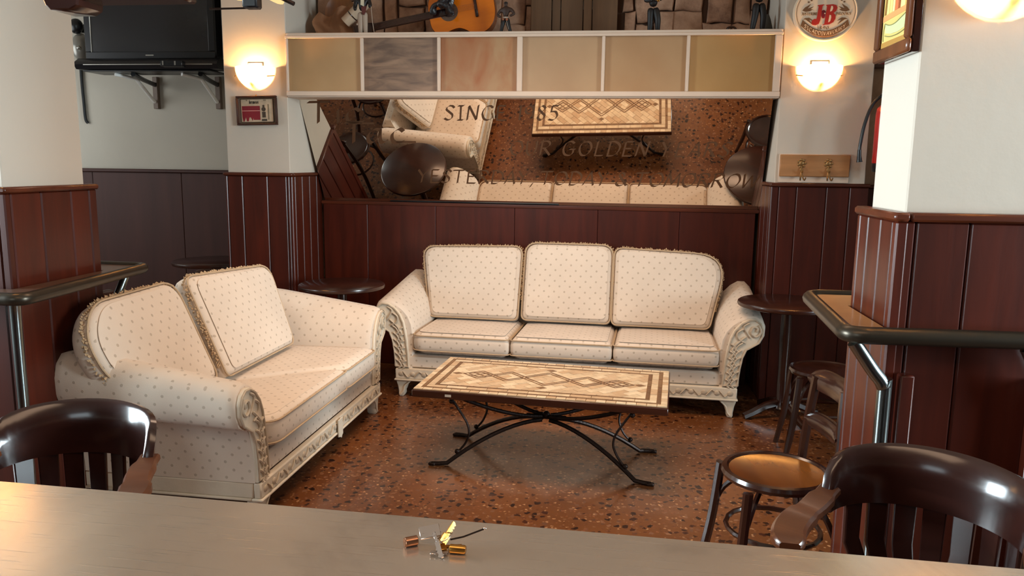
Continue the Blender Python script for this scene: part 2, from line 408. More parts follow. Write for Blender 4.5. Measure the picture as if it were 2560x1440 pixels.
# ------------------------------------------------------------------ lettering drawn with a broad nib
G = {
 'S': [[(.56, .86), (.42, 1), (.2, .97), (.1, .76), (.28, .56), (.46, .36), (.42, .1), (.2, 0), (0, .12)]],
 'I': [[(.16, 0), (.16, 1)], [(0, 0), (.32, 0)], [(0, 1), (.32, 1)]],
 'N': [[(.02, 0), (.1, 1)], [(.1, 1), (.56, .02)], [(.56, .02), (.64, 1.05)]],
 'C': [[(.62, .86), (.46, 1), (.2, .9), (.04, .5), (.14, .1), (.38, 0), (.62, .16)]],
 'E': [[(.5, 1), (.08, 1)], [(.08, 1), (.06, 0)], [(.06, 0), (.54, 0)], [(.07, .53), (.44, .53)]],
 'O': [[(.4, 1), (.12, .86), (.03, .45), (.2, .04), (.5, .06), (.7, .5), (.58, .9), (.36, 1)]],
 'U': [[(.04, 1), (.06, .3), (.22, 0), (.44, .06), (.58, .4), (.6, 1)]],
 'R': [[(.06, 0), (.1, 1)], [(.0, .96), (.4, 1), (.56, .78), (.36, .54), (.1, .5)], [(.26, .5), (.62, 0)]],
 'G': [[(.62, .86), (.44, 1), (.18, .9), (.04, .5), (.14, .1), (.4, 0), (.6, .12), (.62, .42)], [(.4, .44), (.72, .44)]],
 'L': [[(.1, 1), (.06, 0)], [(.06, 0), (.5, .02)]],
 'D': [[(.06, 0), (.1, 1)], [(0, .98), (.36, 1), (.66, .72), (.62, .3), (.36, .02), (.04, 0)]],
 'Y': [[(.02, 1), (.3, .52)], [(.62, 1), (.3, .52)], [(.3, .52), (.24, 0)]],
 'A': [[(0, 0), (.36, 1.02)], [(.36, 1.02), (.6, 0)], [(.12, .34), (.52, .34)]],
 'T': [[(-.04, .98), (.66, 1)], [(.32, 1), (.27, 0)]],
 'M': [[(.0, 0), (.14, 1)], [(.14, 1), (.4, .18)], [(.4, .18), (.7, 1)], [(.7, 1), (.78, 0)]],
 'W': [[(.0, 1), (.14, 0)], [(.14, 0), (.42, .9)], [(.42, .9), (.6, 0)], [(.6, 0), (.86, 1)]],
 '&': [[(.7, .36), (.5, .08), (.24, 0), (.08, .18), (.2, .42), (.46, .7), (.4, .95), (.24, .92), (.24, .7), (.68, .02)]],
 ',': [[(.14, .08), (.02, -.22)]],
 '0': [[(.26, 1), (.08, .75), (.06, .3), (.24, 0), (.44, .25), (.46, .72), (.28, 1)]],
 '1': [[(.0, .8), (.2, 1)], [(.2, 1), (.18, 0)]],
 '9': [[(.5, .7), (.34, .45), (.1, .56), (.1, .86), (.34, 1), (.5, .8), (.46, .3), (.2, 0)]],
 '8': [[(.46, .84), (.28, 1), (.1, .8), (.26, .55), (.46, .3), (.28, 0), (.06, .2), (.22, .48), (.46, .84)]],
 '5': [[(.5, 1), (.16, 1)], [(.16, 1), (.12, .58)], [(.12, .58), (.36, .6), (.48, .3), (.3, .02), (.02, .06)]],
 'J': [[(.0, 1), (.4, 1)], [(.3, 1), (.28, .3), (.16, 0), (-.04, .1)]],
 'B': [[(.06, 0), (.1, 1)], [(0, 1), (.4, 1), (.5, .78), (.34, .55), (.1, .53)], [(.3, .54), (.6, .4), (.54, .08), (.3, 0), (.0, 0)]],
 'K': [[(.06, 0), (.1, 1)], [(.58, 1), (.1, .48)], [(.22, .58), (.62, 0)]],
 'H': [[(.06, 0), (.1, 1)], [(.58, 0), (.62, 1)], [(.08, .5), (.6, .5)]],
 'V': [[(.0, 1), (.26, 0)], [(.26, 0), (.6, 1)]],
 'h': [[(.08, 0), (.12, 1)], [(.1, .4), (.3, .62), (.46, .5), (.46, 0)]],
 'e': [[(.06, .34), (.46, .36), (.36, .62), (.14, .58), (.06, .26), (.2, 0), (.46, .1)]],
 'r': [[(.08, .6), (.08, 0)], [(.08, .4), (.24, .62), (.42, .56)]],
 'm': [[(.06, .6), (.06, 0)], [(.06, .4), (.2, .62), (.34, .5), (.34, 0)], [(.34, .4), (.48, .62), (.62, .5), (.62, 0)]],
 'o': [[(.26, .62), (.06, .32), (.26, 0), (.46, .32), (.26, .62)]],
 's': [[(.42, .54), (.24, .62), (.1, .46), (.36, .22), (.26, 0), (.04, .06)]],
 'i': [[(.08, .6), (.08, 0)], [(.08, .8), (.1, .84)]],
 'a': [[(.5, .62), (.28, .66), (.06, .4), (.06, .1), (.22, .0), (.44, .3), (.5, .62)], [(.5, .64), (.5, .12), (.62, 0), (.74, .12)]],
 'c': [[(.5, .56), (.34, .68), (.1, .46), (.1, .12), (.28, 0), (.5, .08)]],
}
def letters(parent, mat, name='letter', **kw):
    """each glyph a part of its own"""
    for b in text_mesh(split=True, **kw): b.build(name, mat, parent, smooth=0)
def text_mesh(words, u0, u1, base, h, th=.0008, nib=.075, slant=.16, arc=0.0, gap=.22, space=.5, z0=.0012, fit=True, split=False):
    """letters fitted between u0 and u1 on a local (x, y) plane, raised along +z"""
    pos = 0; items = []
    for ch in words:
        if ch == ' ': pos += space; continue
        st = G[ch]; w = max(p[0] for s_ in st for p in s_)
        items.append((pos, st)); pos += w+gap
    pos -= gap; sx = (u1-u0)/pos if fit else h
    b = MB(); nv = Vector((cos(.6), sin(.6)))*nib*h/2; out = []
    for x0, st in items:
        if split: b = MB(); out.append(b)
        for s_ in st:
            pts = spline([(p[0], p[1], 0) for p in s_], 5) if len(s_) > 2 else [Vector((p[0], p[1], 0)) for p in s_]
            Q = []
            for p in pts:
                u = u0+(x0+p.x)*sx+slant*p.y*h; v = base+p.y*h
                if arc:
                    m = (u-(u0+u1)/2)/((u1-u0)/2); v += arc*(1-m*m)
                Q.append(Vector((u, v)))
            n = len(Q)
            vs_ = [(q.x-nv.x, q.y-nv.y, z0) for q in Q]+[(q.x+nv.x, q.y+nv.y, z0) for q in Q]
            vs_ += [(x, y, z+th) for x, y, z in vs_]
            f = []
            for i in range(n-1):
                f += [(i, i+1, n+i+1, n+i), (2*n+i, 3*n+i, 3*n+i+1, 2*n+i+1), (i, 2*n+i, 2*n+i+1, i+1), (n+i, n+i+1, 3*n+i+1, 3*n+i)]
            f += [(0, n, 3*n, 2*n), (n-1, 3*n-1, 4*n-1, 2*n-1)]
            b.add(vs_, f)
    return out if split else b

# ------------------------------------------------------------------ room shell
def sbox(name, mat, x0, x1, y0, y1, z0, z1, b=0):
    return struct(MB().box(x0, x1, y0, y1, z0, z1, b).build(name, mat, smooth=0))
sbox('floor', M_FLOOR, -6, 5.5, -3, 6.1, -.1, 0)
sbox('ceiling', M_CEIL, -6, 5.5, -3, 6.1, 3.0, 3.1)
sbox('wall_alcove', M_ALC, -6, -2.57, 5.8, 6.0, 0, 3.0)
wall_back = sbox('wall_back', M_MORTAR, -2.13, .975, 5.56, 6.0, 0, 3.0)
wall_rb = sbox('wall_right_back', stone_mat('rough_plaster', (150, 120, 98), (186, 158, 132), 4), 1.505, 5.5, 5.5, 6.0, 0, 3.0)
def side_wall(name, x0, x1, ya, yb):
    b = MB()
    b.box(x0, x1, -3, ya, 0, 3); b.box(x0, x1, yb, 6, 0, 3); b.box(x0, x1, ya, yb, 0, .75); b.box(x0, x1, ya, yb, 2.75, 3)
    return struct(b.build(name, M_WALL, smooth=0))
side_wall('wall_left', -6.1, -6, .6, 2.5); side_wall('wall_right', 5.5, 5.6, .35, 1.85)
b = MB(); b.box(-6, -3.25, -3.1, -3, 0, 3); b.box(-1.35, 5.5, -3.1, -3, 0, 3); b.box(-3.25, -1.35, -3.1, -3, 2.75, 3); struct(b.build('wall_front', M_WALL, smooth=0))

def planks(parent, p0, d, nrm, cuts, z0, z1, mat=M_MAH, th=.022, bev=.005, name='plank'):
    """vertical boards on a wall face: p0 a floor point, d the run direction, nrm the way they face"""
    d = Vector(d).normalized(); nv = Vector(nrm).normalized()
    mw = Matrix(((d.x, nv.x, 0, p0[0]), (d.y, nv.y, 0, p0[1]), (0, 0, 1, 0), (0, 0, 0, 1)))
    for a, c in zip(cuts, cuts[1:]):
        MB().box(a+.0012, c-.0012, 0.0, th, z0, z1, bev, mw).build(name, mat, parent, smooth=25)
def pillar(name, x0, x1, y0, y1, mat=M_WALL):
    return struct(MB().box(x0, x1, y0, y1, 0, 3.0, .004).build(name, mat, smooth=0))

PF = 4.98
# pillar with the small framed mirror
pl = pillar('pillar', -2.57, -2.135, PF+.02, 6.0)
planks(pl, (-2.585, PF+.02), (1, 0), (0, -1), [0, .018, .125, .30, .432, .452], .0, 1.375)
planks(pl, (-2.135, PF), (0, 1), (1, 0), [0.0, .05, .17, .30, .43, .535], .0, 1.375, th=.02)
MB().box(-2.592, -2.108, PF-.016, PF+.03, 1.375, 1.397, .006).build('rail', M_MAHH, pl)
MB().box(-2.14, -2.108, PF+.0305, 5.50, 1.375, 1.397, .006).build('rail', M_MAHH, pl)
# pillar with the oval sign
pr = pillar('pillar', .975, 1.505, PF+.02, 6.0)
planks(pr, (.955, PF+.02), (1, 0), (0, -1), [0, .045, .15, .325, .46, .572], .0, 1.36)
planks(pr, (.975, PF), (0, 1), (-1, 0), [0.0, .05, .17, .30, .37], .0, 1.36, th=.02)
MB().box(.948, 1.532, PF-.016, PF+.03, 1.36, 1.382, .006).build('rail', M_MAHH, pr)
MB().box(.948, .98, PF+.0305, 5.5, 1.36, 1.382, .006).build('rail', M_MAHH, pr)
# niche wall: mahogany boards below the mirror
planks(wall_back, (-2.1, 5.512), (cos(radians(3)), -sin(radians(3))), (-sin(radians(3)), -cos(radians(3))), [0, .34, .85, 1.42, 2.0, 2.55, 3.04], 0, 1.172, th=.02, bev=.003)
MB().prism([(-2.112, 5.49), (.953, 5.325), (.953, 5.56), (-2.112, 5.56)], 1.172, 1.194, 'xy', bev=.005).build('rail', M_MAHH, wall_back)
# alcove dado
al = sbox('trim_1', M_DARKP, -6, -2.575, 5.775, 5.8, 0, 1.37)
planks(al, (-5.6, 5.775), (1, 0), (0, -1), [0, .75, 1.5, 2.25, 3.0], 0, 1.372, M_DARKP, .014, .003, 'panel')
MB().box(-6, -2.575, 5.74, 5.78, 1.372, 1.398, .005).build('rail', M_DARKP, al)
# right-hand back wall: dark upper panel, dado
struct(MB().box(1.51, 5.5, 5.46, 5.5, 2.115, 3.0, .004).build('trim_2', plain('umber_panel', (104, 82, 68), .7, bump=.2, bscale=15)))
rw = sbox('trim_3', M_MAH, 1.51, 5.5, 5.47, 5.5, 0, 1.34)
planks(rw, (1.53, 5.47), (1, 0), (0, -1), [0, .2, .4, .6, .8, 1.0, 1.2], 0, 1.345)
MB().box(1.51, 5.5, 5.43, 5.5, 1.345, 1.368, .005).build('rail', M_MAHH, rw)

# front columns with mahogany dado
cl = struct(MB().box(-2.95, -2.19, 2.58, 3.02, 0, 3.0, .004).build('column', M_WALL, smooth=0))
planks(cl, (-2.19, 2.545), (0, 1), (1, 0), [0, .032, .185, .35, .46, .51], 0, 1.35, th=.03)
planks(cl, (-2.95, 2.58), (1, 0), (0, -1), [0, .2, .4, .6, .757], 0, 1.35, th=.03)
planks(cl, (-2.95, 3.02), (1, 0), (0, 1), [0, .25, .5, .757], 0, 1.35, th=.03)
for bx in ((-2.191, -2.15, 2.538, 3.06), (-2.96, -2.1915, 2.538, 2.585)): MB().box(*bx, 1.35, 1.372, .006).build('rail', M_MAHH, cl)
cr = struct(MB().box(.748, 1.27, 2.135, 2.40, 0, 3.0, .004).build('column', M_WALL, smooth=0))
planks(cr, (.748, 2.10), (0, 1), (-1, 0), [0, .028, .12, .225, .30, .33], 0, 1.345, th=.03)
planks(cr, (.718, 2.135), (1, 0), (0, -1), [0, .05, .18, .365, .53, .58], 0, 1.345, th=.03)
planks(cr, (.718, 2.40), (1, 0), (0, 1), [0, .18, .36, .58], 0, 1.345, th=.03)
for bx in ((.71, .75, 2.093, 2.437), (.7505, 1.31, 2.093, 2.14)): MB().box(*bx, 1.345, 1.368, .006).build('rail', M_MAHH, cr)
# recessed lower boards beside the chrome brackets
for x in (.752, 1.075):
    MB().box(x, x+.035, 2.07, 2.104, 0, .95, .004).build('trim_post', M_MAH, cr)

# ------------------------------------------------------------------ bar ledges wrapped round the columns
def ledge(label, path, slab, tubes, dz=0, board=None):
    t = thing('bar_ledge', label, 'ledge', (0, 0, dz))
    MB().prism(slab, 1.026, 1.05, 'xy').build('shelf_board', board or M_LEDGE, t)
    MB().tube(path, .023, 12).build('edge_rail', M_RAIL, t)
    for q in tubes: MB().tube(spline(q, 5) if len(q) > 3 else q, .018, 12).build('bracket', M_CHROME, t)
    return t
def corner_path(pts, r=.05):
    out = [pts[0]]
    for a, b_, c in zip(pts, pts[1:], pts[2:]):
        a, b_, c = Vector(a), Vector(b_), Vector(c)
        p0 = b_+(a-b_).normalized()*r; p1 = b_+(c-b_).normalized()*r
        for j in range(7):
            t = j/6; out.append(tuple(p0*(1-t)**2+b_*2*t*(1-t)+p1*t*t))
    out.append(pts[-1]); return out
zl = 1.04
ledge('tan-topped bar ledge with dark rounded rail, around the column bearing the framed cartoon print',
      corner_path([(1.31, 2.062, zl), (.605, 2.045, zl), (.648, 2.655, zl), (1.3, 2.665, zl)]),
      [(.615, 2.055), (1.31, 2.072), (1.31, 2.098), (.713, 2.098), (.713, 2.435), (1.3, 2.435), (1.3, 2.655), (.655, 2.645)],
      [[(.625, 2.055, 1.02), (.675, 2.06, .95), (.708, 2.066, .905), (.714, 2.07, .84), (.714, 2.07, -.01)],
       [(1.04, 2.055, 1.02), (1.08, 2.06, .94), (1.095, 2.065, .87), (1.098, 2.068, .8), (1.098, 2.068, -.01)]], .017)
ledge('dark-railed bar ledge around column left of the loveseat',
      corner_path([(-2.95, 2.44, zl), (-2.005, 2.40, zl), (-2.08, 3.25, zl), (-2.93, 3.27, zl)]),
      [(-2.95, 2.45), (-2.015, 2.41), (-2.09, 3.24), (-2.93, 3.26), (-2.93, 3.056), (-2.153, 3.056), (-2.153, 2.54), (-2.95, 2.54)],
      [[(-2.09, 2.47, 1.02), (-2.10, 2.48, .9), (-2.10, 2.48, .5), (-2.10, 2.48, .05)],
       [(-2.11, 3.14, 1.02), (-2.13, 3.10, .93), (-2.14, 3.08, .9), (-2.145, 3.075, .84)]], -.045, wood('dark_ledge_laminate', (84, 60, 46), .4, .2, 0, .6, .15))

# ------------------------------------------------------------------ stone backdrop above the display box
xs = [-2.12, -2.0, -1.93, -1.80, -1.64, -1.53, -1.34, -1.13, -.95, -.80, -.64, -.50]
def stone(poly, dep, mat):
    p = []
    for i in range(len(poly)):
        a, c = Vector(poly[i]), Vector(poly[(i+1) % len(poly)])
        for j in range(3):
            q = a.lerp(c, j/3); p.append((q.x+random.uniform(-.007, .007), q.y+random.uniform(-.009, .009)))
    MB().prism(p, 5.56, 5.56-dep, 'xz', bev=.012).build('stone', mat, wall_back, smooth=50)
def stones(xs, zs0):
    for i, (a, c) in enumerate(zip(xs, xs[1:])):
        z = 2.16; k = 0
        while z < 3.0:
            h = random.uniform(.19, .34) if k else random.choice([.17, .25, .33])
            g = .004
            stone([(a+g+random.uniform(-.012, .012), z), (c-g+random.uniform(-.012, .012), z), (c-g+random.uniform(-.014, .014), min(z+h, 2.99)), (a+g+random.uniform(-.014, .014), min(z+h, 2.99))], random.uniform(.03, .06), random.choice(M_STONE))
            z += h+.008; k += 1
stones(xs, 0); stones([.02, .10, .22, .36, .56, .74, .86, .968], 0)

# ------------------------------------------------------------------ white display box with six panes
bx = thing('display_box', 'long white display box with six square panes above the wall mirror', 'display box')
fb = MB()
fb.box(-2.13, .968, 4.985, 5.50, 1.886, 1.908, .003)          # bottom board
fb.box(-2.13, .968, 4.985, 5.50, 2.266, 2.288, .003)          # top shelf
fb.build('shelf_board', M_WHITE, bx)
x_div = [-2.128, -1.62, -1.12, -.607, -.091, .418, .966]
MB().box(-2.13, .968, PF-.012, PF+.008, 1.893, 1.924, .003).build('bottom_rail', M_WHITE, bx)
MB().box(-2.13, .968, PF-.012, PF+.008, 2.252, 2.270, .003).build('top_rail', M_WHITE, bx)
for i, x in enumerate(x_div):
    w = .017 if i in (3,) else (.022 if i == 6 else .010)
    a, c = (x-w, x+w) if 0 < i < 6 else ((x, x+.014) if i == 0 else (x-.042, x))
    MB().box(a, c, PF-.012, PF+.008, 1.924, 2.252, .003).build('stile', M_WHITE, bx)
pm = [frosted_pane('pane_sand', (170, 134, 92), (184, 150, 108), (1, 1, 1), 2),
      frosted_pane('pane_stormy_print', (98, 76, 62), (150, 120, 96), (2, 1, 9), 2.2, .8),
      frosted_pane('pane_rust_print', (156, 92, 46), (168, 130, 90), (4, 1, 2.4), 1.5, .6),
      frosted_pane('pane_beige', (166, 132, 98), (180, 148, 112), (1, 1, 1), 2),
      frosted_pane('pane_tan', (164, 126, 88), (176, 142, 104), (1, 1, 1), 2),
      frosted_pane('pane_ochre', (166, 126, 76), (180, 142, 92), (1, 1, 1), 2)]
pn = ['sand coloured blank pane', 'grey brown stormy painted pane', 'rust and orange painted pane', 'beige blank pane', 'tan blank pane', 'ochre blank pane']
for i in range(6):
    o = MB().box(x_div[i]+.004, x_div[i+1]-.004, PF+.010, PF+.016, 1.90, 2.265).build('pane', pm[i], bx); o['label'] = pn[i]

# ------------------------------------------------------------------ tilted wall mirror with bronze lettering
a_, t_ = radians(-3), radians(25.5)
mn = Vector((sin(a_)*cos(t_), -cos(a_)*cos(t_), -sin(t_))); mu_ = Vector((cos(a_), sin(a_), 0)); mv = Vector((sin(a_)*sin(t_), -cos(a_)*sin(t_), cos(t_)))
mir = thing('wall_mirror', 'wide tilted wall mirror with bronze lettering above the three-seat sofa', 'mirror')
mm = Matrix((mu_, mv, mn)).transposed().to_4x4(); mm.translation = Vector((-.495, 5.43, 1.196)); mir.matrix_world = mm
m_, nt_, b_ = new_mat('mirror_silver'); b_.inputs['Metallic'].default_value = 1; b_.inputs['Roughness'].default_value = .015
b_.inputs['Base Color'].default_value = (.80, .72, .63, 1)
MB().prism([(-1.60, 0), (1.455, 0), (1.455, .775), (-1.625, .775)], -.006, 0.0, 'xy').build('mirror_glass', m_, mir, smooth=0)
MB().prism([(-1.60, -.004), (1.455, -.004), (1.455, .775), (-1.625, .775)], -.018, -.0065, 'xy').build('backing', M_DK, mir, smooth=0)
MB().box(-1.10, .12, -.004, .010, -.005, .006, .002).build('bottom_clip', M_BLACK, mir)
for tx in (dict(words='SINCE 1985', u0=-.625, u1=.128, base=.622, h=.098, space=.42), dict(words='OUR GOLDEN YEARS', u0=-.20, u1=1.225, base=.376, h=.10, slant=.2),
           dict(words='YESTERDAY, TODAY & TOMORROW', u0=-.875, u1=1.42, base=.158, h=.098, gap=.17, space=.28, slant=.2)):
    letters(mir, M_LETTER, nib=.165, **tx)
letters(mir, M_LETTER, words='Tic', u0=-1.58, u1=-1.22, base=.600, h=.15, nib=.19, gap=.2)
letters(mir, M_LETTER, words='Tac', u0=-1.345, u1=-.935, base=.455, h=.15, nib=.21, gap=.12)
MB().box(-.985, -.845, .4555, .4685, .0012, .002).build('letter_tail', M_LETTER, mir, smooth=0)
MB().box(-1.25, -1.12, .5905, .603, .0012, .002).build('letter_tail', M_LETTER, mir, smooth=0)

# ------------------------------------------------------------------ sofas
def cushion(poly, r, th, rows=7, p=3.2, puff=.0, k=5, crown=1.0):
    """pillow from a 2-D outline: rings from the rim to the middle on both sides, raised along +z"""
    out = rounded(poly, r, k); n = len(out)
    cx = sum(q[0] for q in out)/n; cy = sum(q[1] for q in out)/n
    rings = []
    prof = []
    for i in range(rows+1):
        s_ = i/rows
        a = pi/2*s_
        prof.append((1-(1-cos(a)), sin(a)))
    def ring(sc, h, sub):
        return [(cx+(q[0]-cx)*sc, cy+(q[1]-cy)*sc, h) for q in out]
    # bottom centre -> rim -> top centre
    seq = []
    half = th/2
    edge = .30*half*0+min(.05, half*.75)
    w = max(abs(q[0]-cx) for q in out)
    def top(s_): return half*(1-puff)+half*puff*(1-s_**2)*crown
    for s_ in (.25, .5, .75, .9): seq.append((s_, -top(s_)*.9))
    for j in range(5):
        a = -pi/2+pi/2*j/4
        seq.append((1-(edge/w)*(1-cos(a)), -(half*(1-puff)*.9-edge*.9)+edge*.9*sin(a)))
    for j in range(5):
        a = pi/2*j/4
        seq.append((1-(edge/w)*(1-cos(a)), (half*(1-puff)-edge)+edge*sin(a)))
    for s_ in (.9, .75, .5, .25): seq.append((s_, top(s_)))
    b = MB(); b.loft([ring(s_, h, 0) for s_, h in seq], True, True)
    rim = [(q[0], q[1], half*(1-puff)-edge*.35) for q in out]
    rim2 = [(cx+(q[0]-cx)*(1-.0), cy+(q[1]-cy), -(half*(1-puff))*.6) for q in out]
    return b, rim, rim2
def xf(b, m):
    b.v = [m @ v for v in b.v]; return b
def carve(b, pts, r=.006, n=6):
    b.tube(spline(pts, 5), [r*.5]+[r]*(5*(len(pts)-1)-1)+[r*.4], n)
def sofa(name, label, loc, rz, hw, n, shapes, seats=None):
    t = thing(name, label, 'sofa', loc, rz)
    # base
    MB().box(-hw+.02, hw-.02, .012, .76, .185, .272, .012).build('seat_base', M_FAB, t, uv=True)
    rl = MB()
    rl.box(-hw, hw, -.012, .022, .118, .186, .006); rl.box(-hw-.006, hw+.006, -.02, .03, .108, .120, .004)
    for s_ in (-1, 1):
        rl.box(*sorted((s_*hw, s_*(hw-.03))), .0225, .775, .118, .186, .006)
        rl.box(*sorted((s_*(hw+.006), s_*(hw-.036))), .0305, .775, .108, .120, .004)
    r_ = rl.build('base_rail', M_PAINT, t)
    cv = MB(); nx = int(2*hw/.075)
    for i in range(nx):
        x = -hw+.04+i*(2*hw-.08)/(nx-1)
        cv.ball((x, -.012, .152), .013, 7, 5, (1.5, .45, 1.2))
        s_ = 1 if i % 2 else -1
        if i < nx-1:
            cv.tube(spline([(x+.012, -.014, .152-.016*s_), (x+.028, -.017, .152), (x+.044, -.016, .152+.018*s_), (x+.058, -.013, .152+.008*s_)], 4), .0042, 5)
    cv.build('carving', M_CARVE, r_)
    # feet
    fp = [(0, .11), (.098, .11), (.094, .10), (.078, .088), (.066, .072), (.058, .05), (.05, .034), (.052, .02), (.046, .006), (.04, 0), (.018, 0), (.012, .012), (.012, .03), (.006, .07), (-.002, .095)]
    for s_ in (-1, 1):
        for yy in (.0, .70):
            poly = [(s_*(hw-x-.004), z) for x, z in fp]
            b = MB().prism(poly, yy+.0, yy+.055, 'xz', bev=.008)
            b.tube(spline([(s_*(hw-.088), yy-.002, .098), (s_*(hw-.06), yy-.003, .07), (s_*(hw-.05), yy-.003, .035), (s_*(hw-.034), yy-.003, .016)], 4), .005, 6)
            b.build('foot', M_PAINT, t)
    # scroll arms
    prof = [(0, .186), (0, .225), (.006, .29), (.02, .36), (.05, .43), (.085, .438), (.12, .46), (.141, .505), (.143, .555), (.125, .598), (.09, .622), (.045, .622), (0, .602), (-.045, .568), (-.082, .525), (-.105, .47), (-.115, .40), (-.113, .30), (-.108, .186)]
    for s_ in (-1, 1):
        rings = []
        for y in (.012, .022, .05, .10, .2, .32, .45, .60, .73, .77):
            fl = max(0, (y-.02)/.6); sh = 0 if y > .05 else (.05-y)*.0
            sc = {.012: .93, .022: .975, .73: .985, .77: .93}.get(y, 1)
            cx, cz = .01, .42
            rg = []
            for q in prof:
                x, z = cx+(q[0]-cx)*sc, (cz+(q[1]-cz)*sc if q[1] > .2 else q[1])
                k = max(0, (z-.36)/.26)
                z += .085*fl*k
                rg.append((s_*(hw+x), y, z))
            rings.append(rg)
        am = MB().loft(rings).build('arm', M_FAB, t, uv=True, smooth=55)
        ctr = (.012, .40)
        def off(q, d):
            dx, dz = q[0]-ctr[0], q[1]-ctr[1]; l = sqrt(dx*dx+dz*dz); return (q[0]-dx/l*d, q[1]-dz/l*d)
        inner = []
        for q in prof[:11]: inner.append(q)
        # carved front plate: outer leg line and an inner line set back from it
        outer = [(0.0, .19), (0, .225), (.006, .29), (.02, .36), (.046, .425), (.08, .446), (.112, .468), (.130, .507), (.131, .553), (.115, .588), (.085, .606), (.048, .604), (.006, .582), (-.032, .54), (-.056, .49), (-.070, .43), (-.080, .36), (-.085, .28), (-.088, .19)]
        pp = [(s_*(hw+x), z) for x, z in outer]
        o = MB().prism(pp, .012, -.004, 'xz', bev=.004).build('arm_panel', M_PAINT, t)
        cv = MB()
        ol = [off(q, .010) for q in outer]
        cv.tube([(s_*(hw+x), -.006, z) for x, z in ol]+[(s_*(hw+ol[0][0]), -.006, ol[0][1])], .0052, 6)
        def C(pts, r=.0065): carve(cv, [(s_*(hw+x), -.007, z) for x, z in pts], r)
        rv = random.Random(3)
        C([(.10, .57), (.115, .53), (.09, .50), (.06, .52), (.07, .555), (.095, .55), (.09, .528)], .007)
        C([(.05, .58), (.02, .56), (.03, .53), (.06, .49)], .006)
        C([(.02, .545), (-.015, .52), (-.01, .485), (.03, .46)], .007)
        C([(.035, .50), (.0, .47), (-.025, .44), (-.02, .41)], .007)
        for k in range(6):
            z = .44-k*.043; x = -.018-k*.004
            C([(x+.036, z+.02), (x+.012, z+.004), (x+.0, z-.02), (x+.018, z-.04)], .0065)
            C([(x-.034, z+.012), (x-.012, z-.002), (x-.022, z-.026), (x-.004, z-.045)], .0062)
            C([(x+.004, z+.02), (x-.012, z+.0), (x+.006, z-.02)], .005)
        cv.build('carving', M_CARVE, o)
    # back
    bk = MB().loft([[(-hw+.07, .62, .20), (hw-.07, .62, .20), (hw-.07, .75, .20), (-hw+.07, .75, .20)],
                    [(-hw+.06, .63, .45), (hw-.06, .63, .45), (hw-.06, .765, .45), (-hw+.06, .765, .45)],
                    [(-hw+.05, .67, .66), (hw-.05, .67, .66), (hw-.05, .775, .66), (-hw+.05, .775, .66)],
                    [(-hw+.08, .695, .70), (hw-.08, .695, .70), (hw-.08, .75, .70), (-hw+.08, .75, .70)]])
    bk.build('back_frame', M_FAB, t, uv=True)
    # seat cushions
    wd = (2*hw-.216)/n
    for i in range(n):
        x0 = -hw+.108+i*wd+.003; x1 = x0+wd-.006
        fr = [.03, .03, .03, .03]
        if i == 0: fr[0] = .075
        if i == n-1: fr[1] = .05
        rv = random.Random(i+n)
        b, rim, rim2 = cushion(seats[i] if seats else [(x0, -.028), (x1, -.028), (x1, .575), (x0, .575)], fr, .165, puff=.16)
        m = Matrix.Translation((0, 0, .355)) @ Matrix.Rotation(radians(-1.0), 4, 'X')
        o = xf(b, m).build('seat_cushion', M_FAB, t, uv=True, smooth=60)
        p = MB(); p.tube([m @ Vector(q) for q in rim]+[m @ Vector(rim[0])], .0045, 6); p.tube([m @ Vector(q) for q in rim2]+[m @ Vector(rim2[0])], .004, 6)
        p.build('piping', M_PIPE, o)
    # back cushions
    for (poly, rr, pos, lean, roll, yaw, frr) in shapes:
        b, rim, rim2 = cushion(poly, rr, .17, puff=.28, k=7)
        m = Matrix.Translation(pos) @ Matrix.Rotation(radians(yaw), 4, 'Z') @ Matrix.Rotation(radians(roll), 4, 'Y') @ Matrix.Rotation(radians(90-lean), 4, 'X')
        o = xf(b, m).build('back_cushion', M_FAB, t, uv=True, smooth=60)
        p = MB(); p.tube([m @ Vector(q) for q in rim]+[m @ Vector(rim[0])], .0045, 6); p.build('piping', M_PIPE, o)
        fg = MB(); rv = random.Random(int(pos[0]*100)+9)
        n_ = len(rim); L_ = []
        for j in range(n_):
            q0, q1 = Vector(rim[j]), Vector(rim[(j+1) % n_])
            st = max(1, int((q1-q0).length/.0085))
            for k in range(st):
                q = q0.lerp(q1, k/st)
                if q.y < frr: continue
                L_.append(q)
        cxy = Vector((sum(q[0] for q in rim)/n_, sum(q[1] for q in rim)/n_, 0))
        for q in L_:
            for rep in range(2):
                d = (q-cxy); d.z = 0; d.normalize()
                c = q+d*rv.uniform(.002, .011)+Vector((rv.uniform(-.003, .003), rv.uniform(-.003, .003), rv.uniform(-.030, -.004)))
                s_ = rv.uniform(.004, .0078)
                vs_ = [c+Vector(v)*s_ for v in ((1, 0, 0), (-1, 0, 0), (0, 1, 0), (0, -1, 0), (0, 0, 1.2), (0, 0, -1.2))]
                vs_[2 if d.y > 0 else 3] += d*rv.uniform(0, .006)
                fg.add([m @ v for v in vs_], [(0, 2, 4), (2, 1, 4), (1, 3, 4), (3, 0, 4), (2, 0, 5), (1, 2, 5), (3, 1, 5), (0, 3, 5)])
        fg.build('fringe', M_FRINGE, o, smooth=60)
    return t
HB = .52
cL = [(-.295, 0), (.315, 0), (.318, HB-.01), (-.385, HB-.03)]
cM = [(-.296, 0), (.292, 0), (.292, HB+.01), (-.298, HB+.01)]
cR = [(-.315, 0), (.31, 0), (.42, HB-.03), (-.315, HB)]
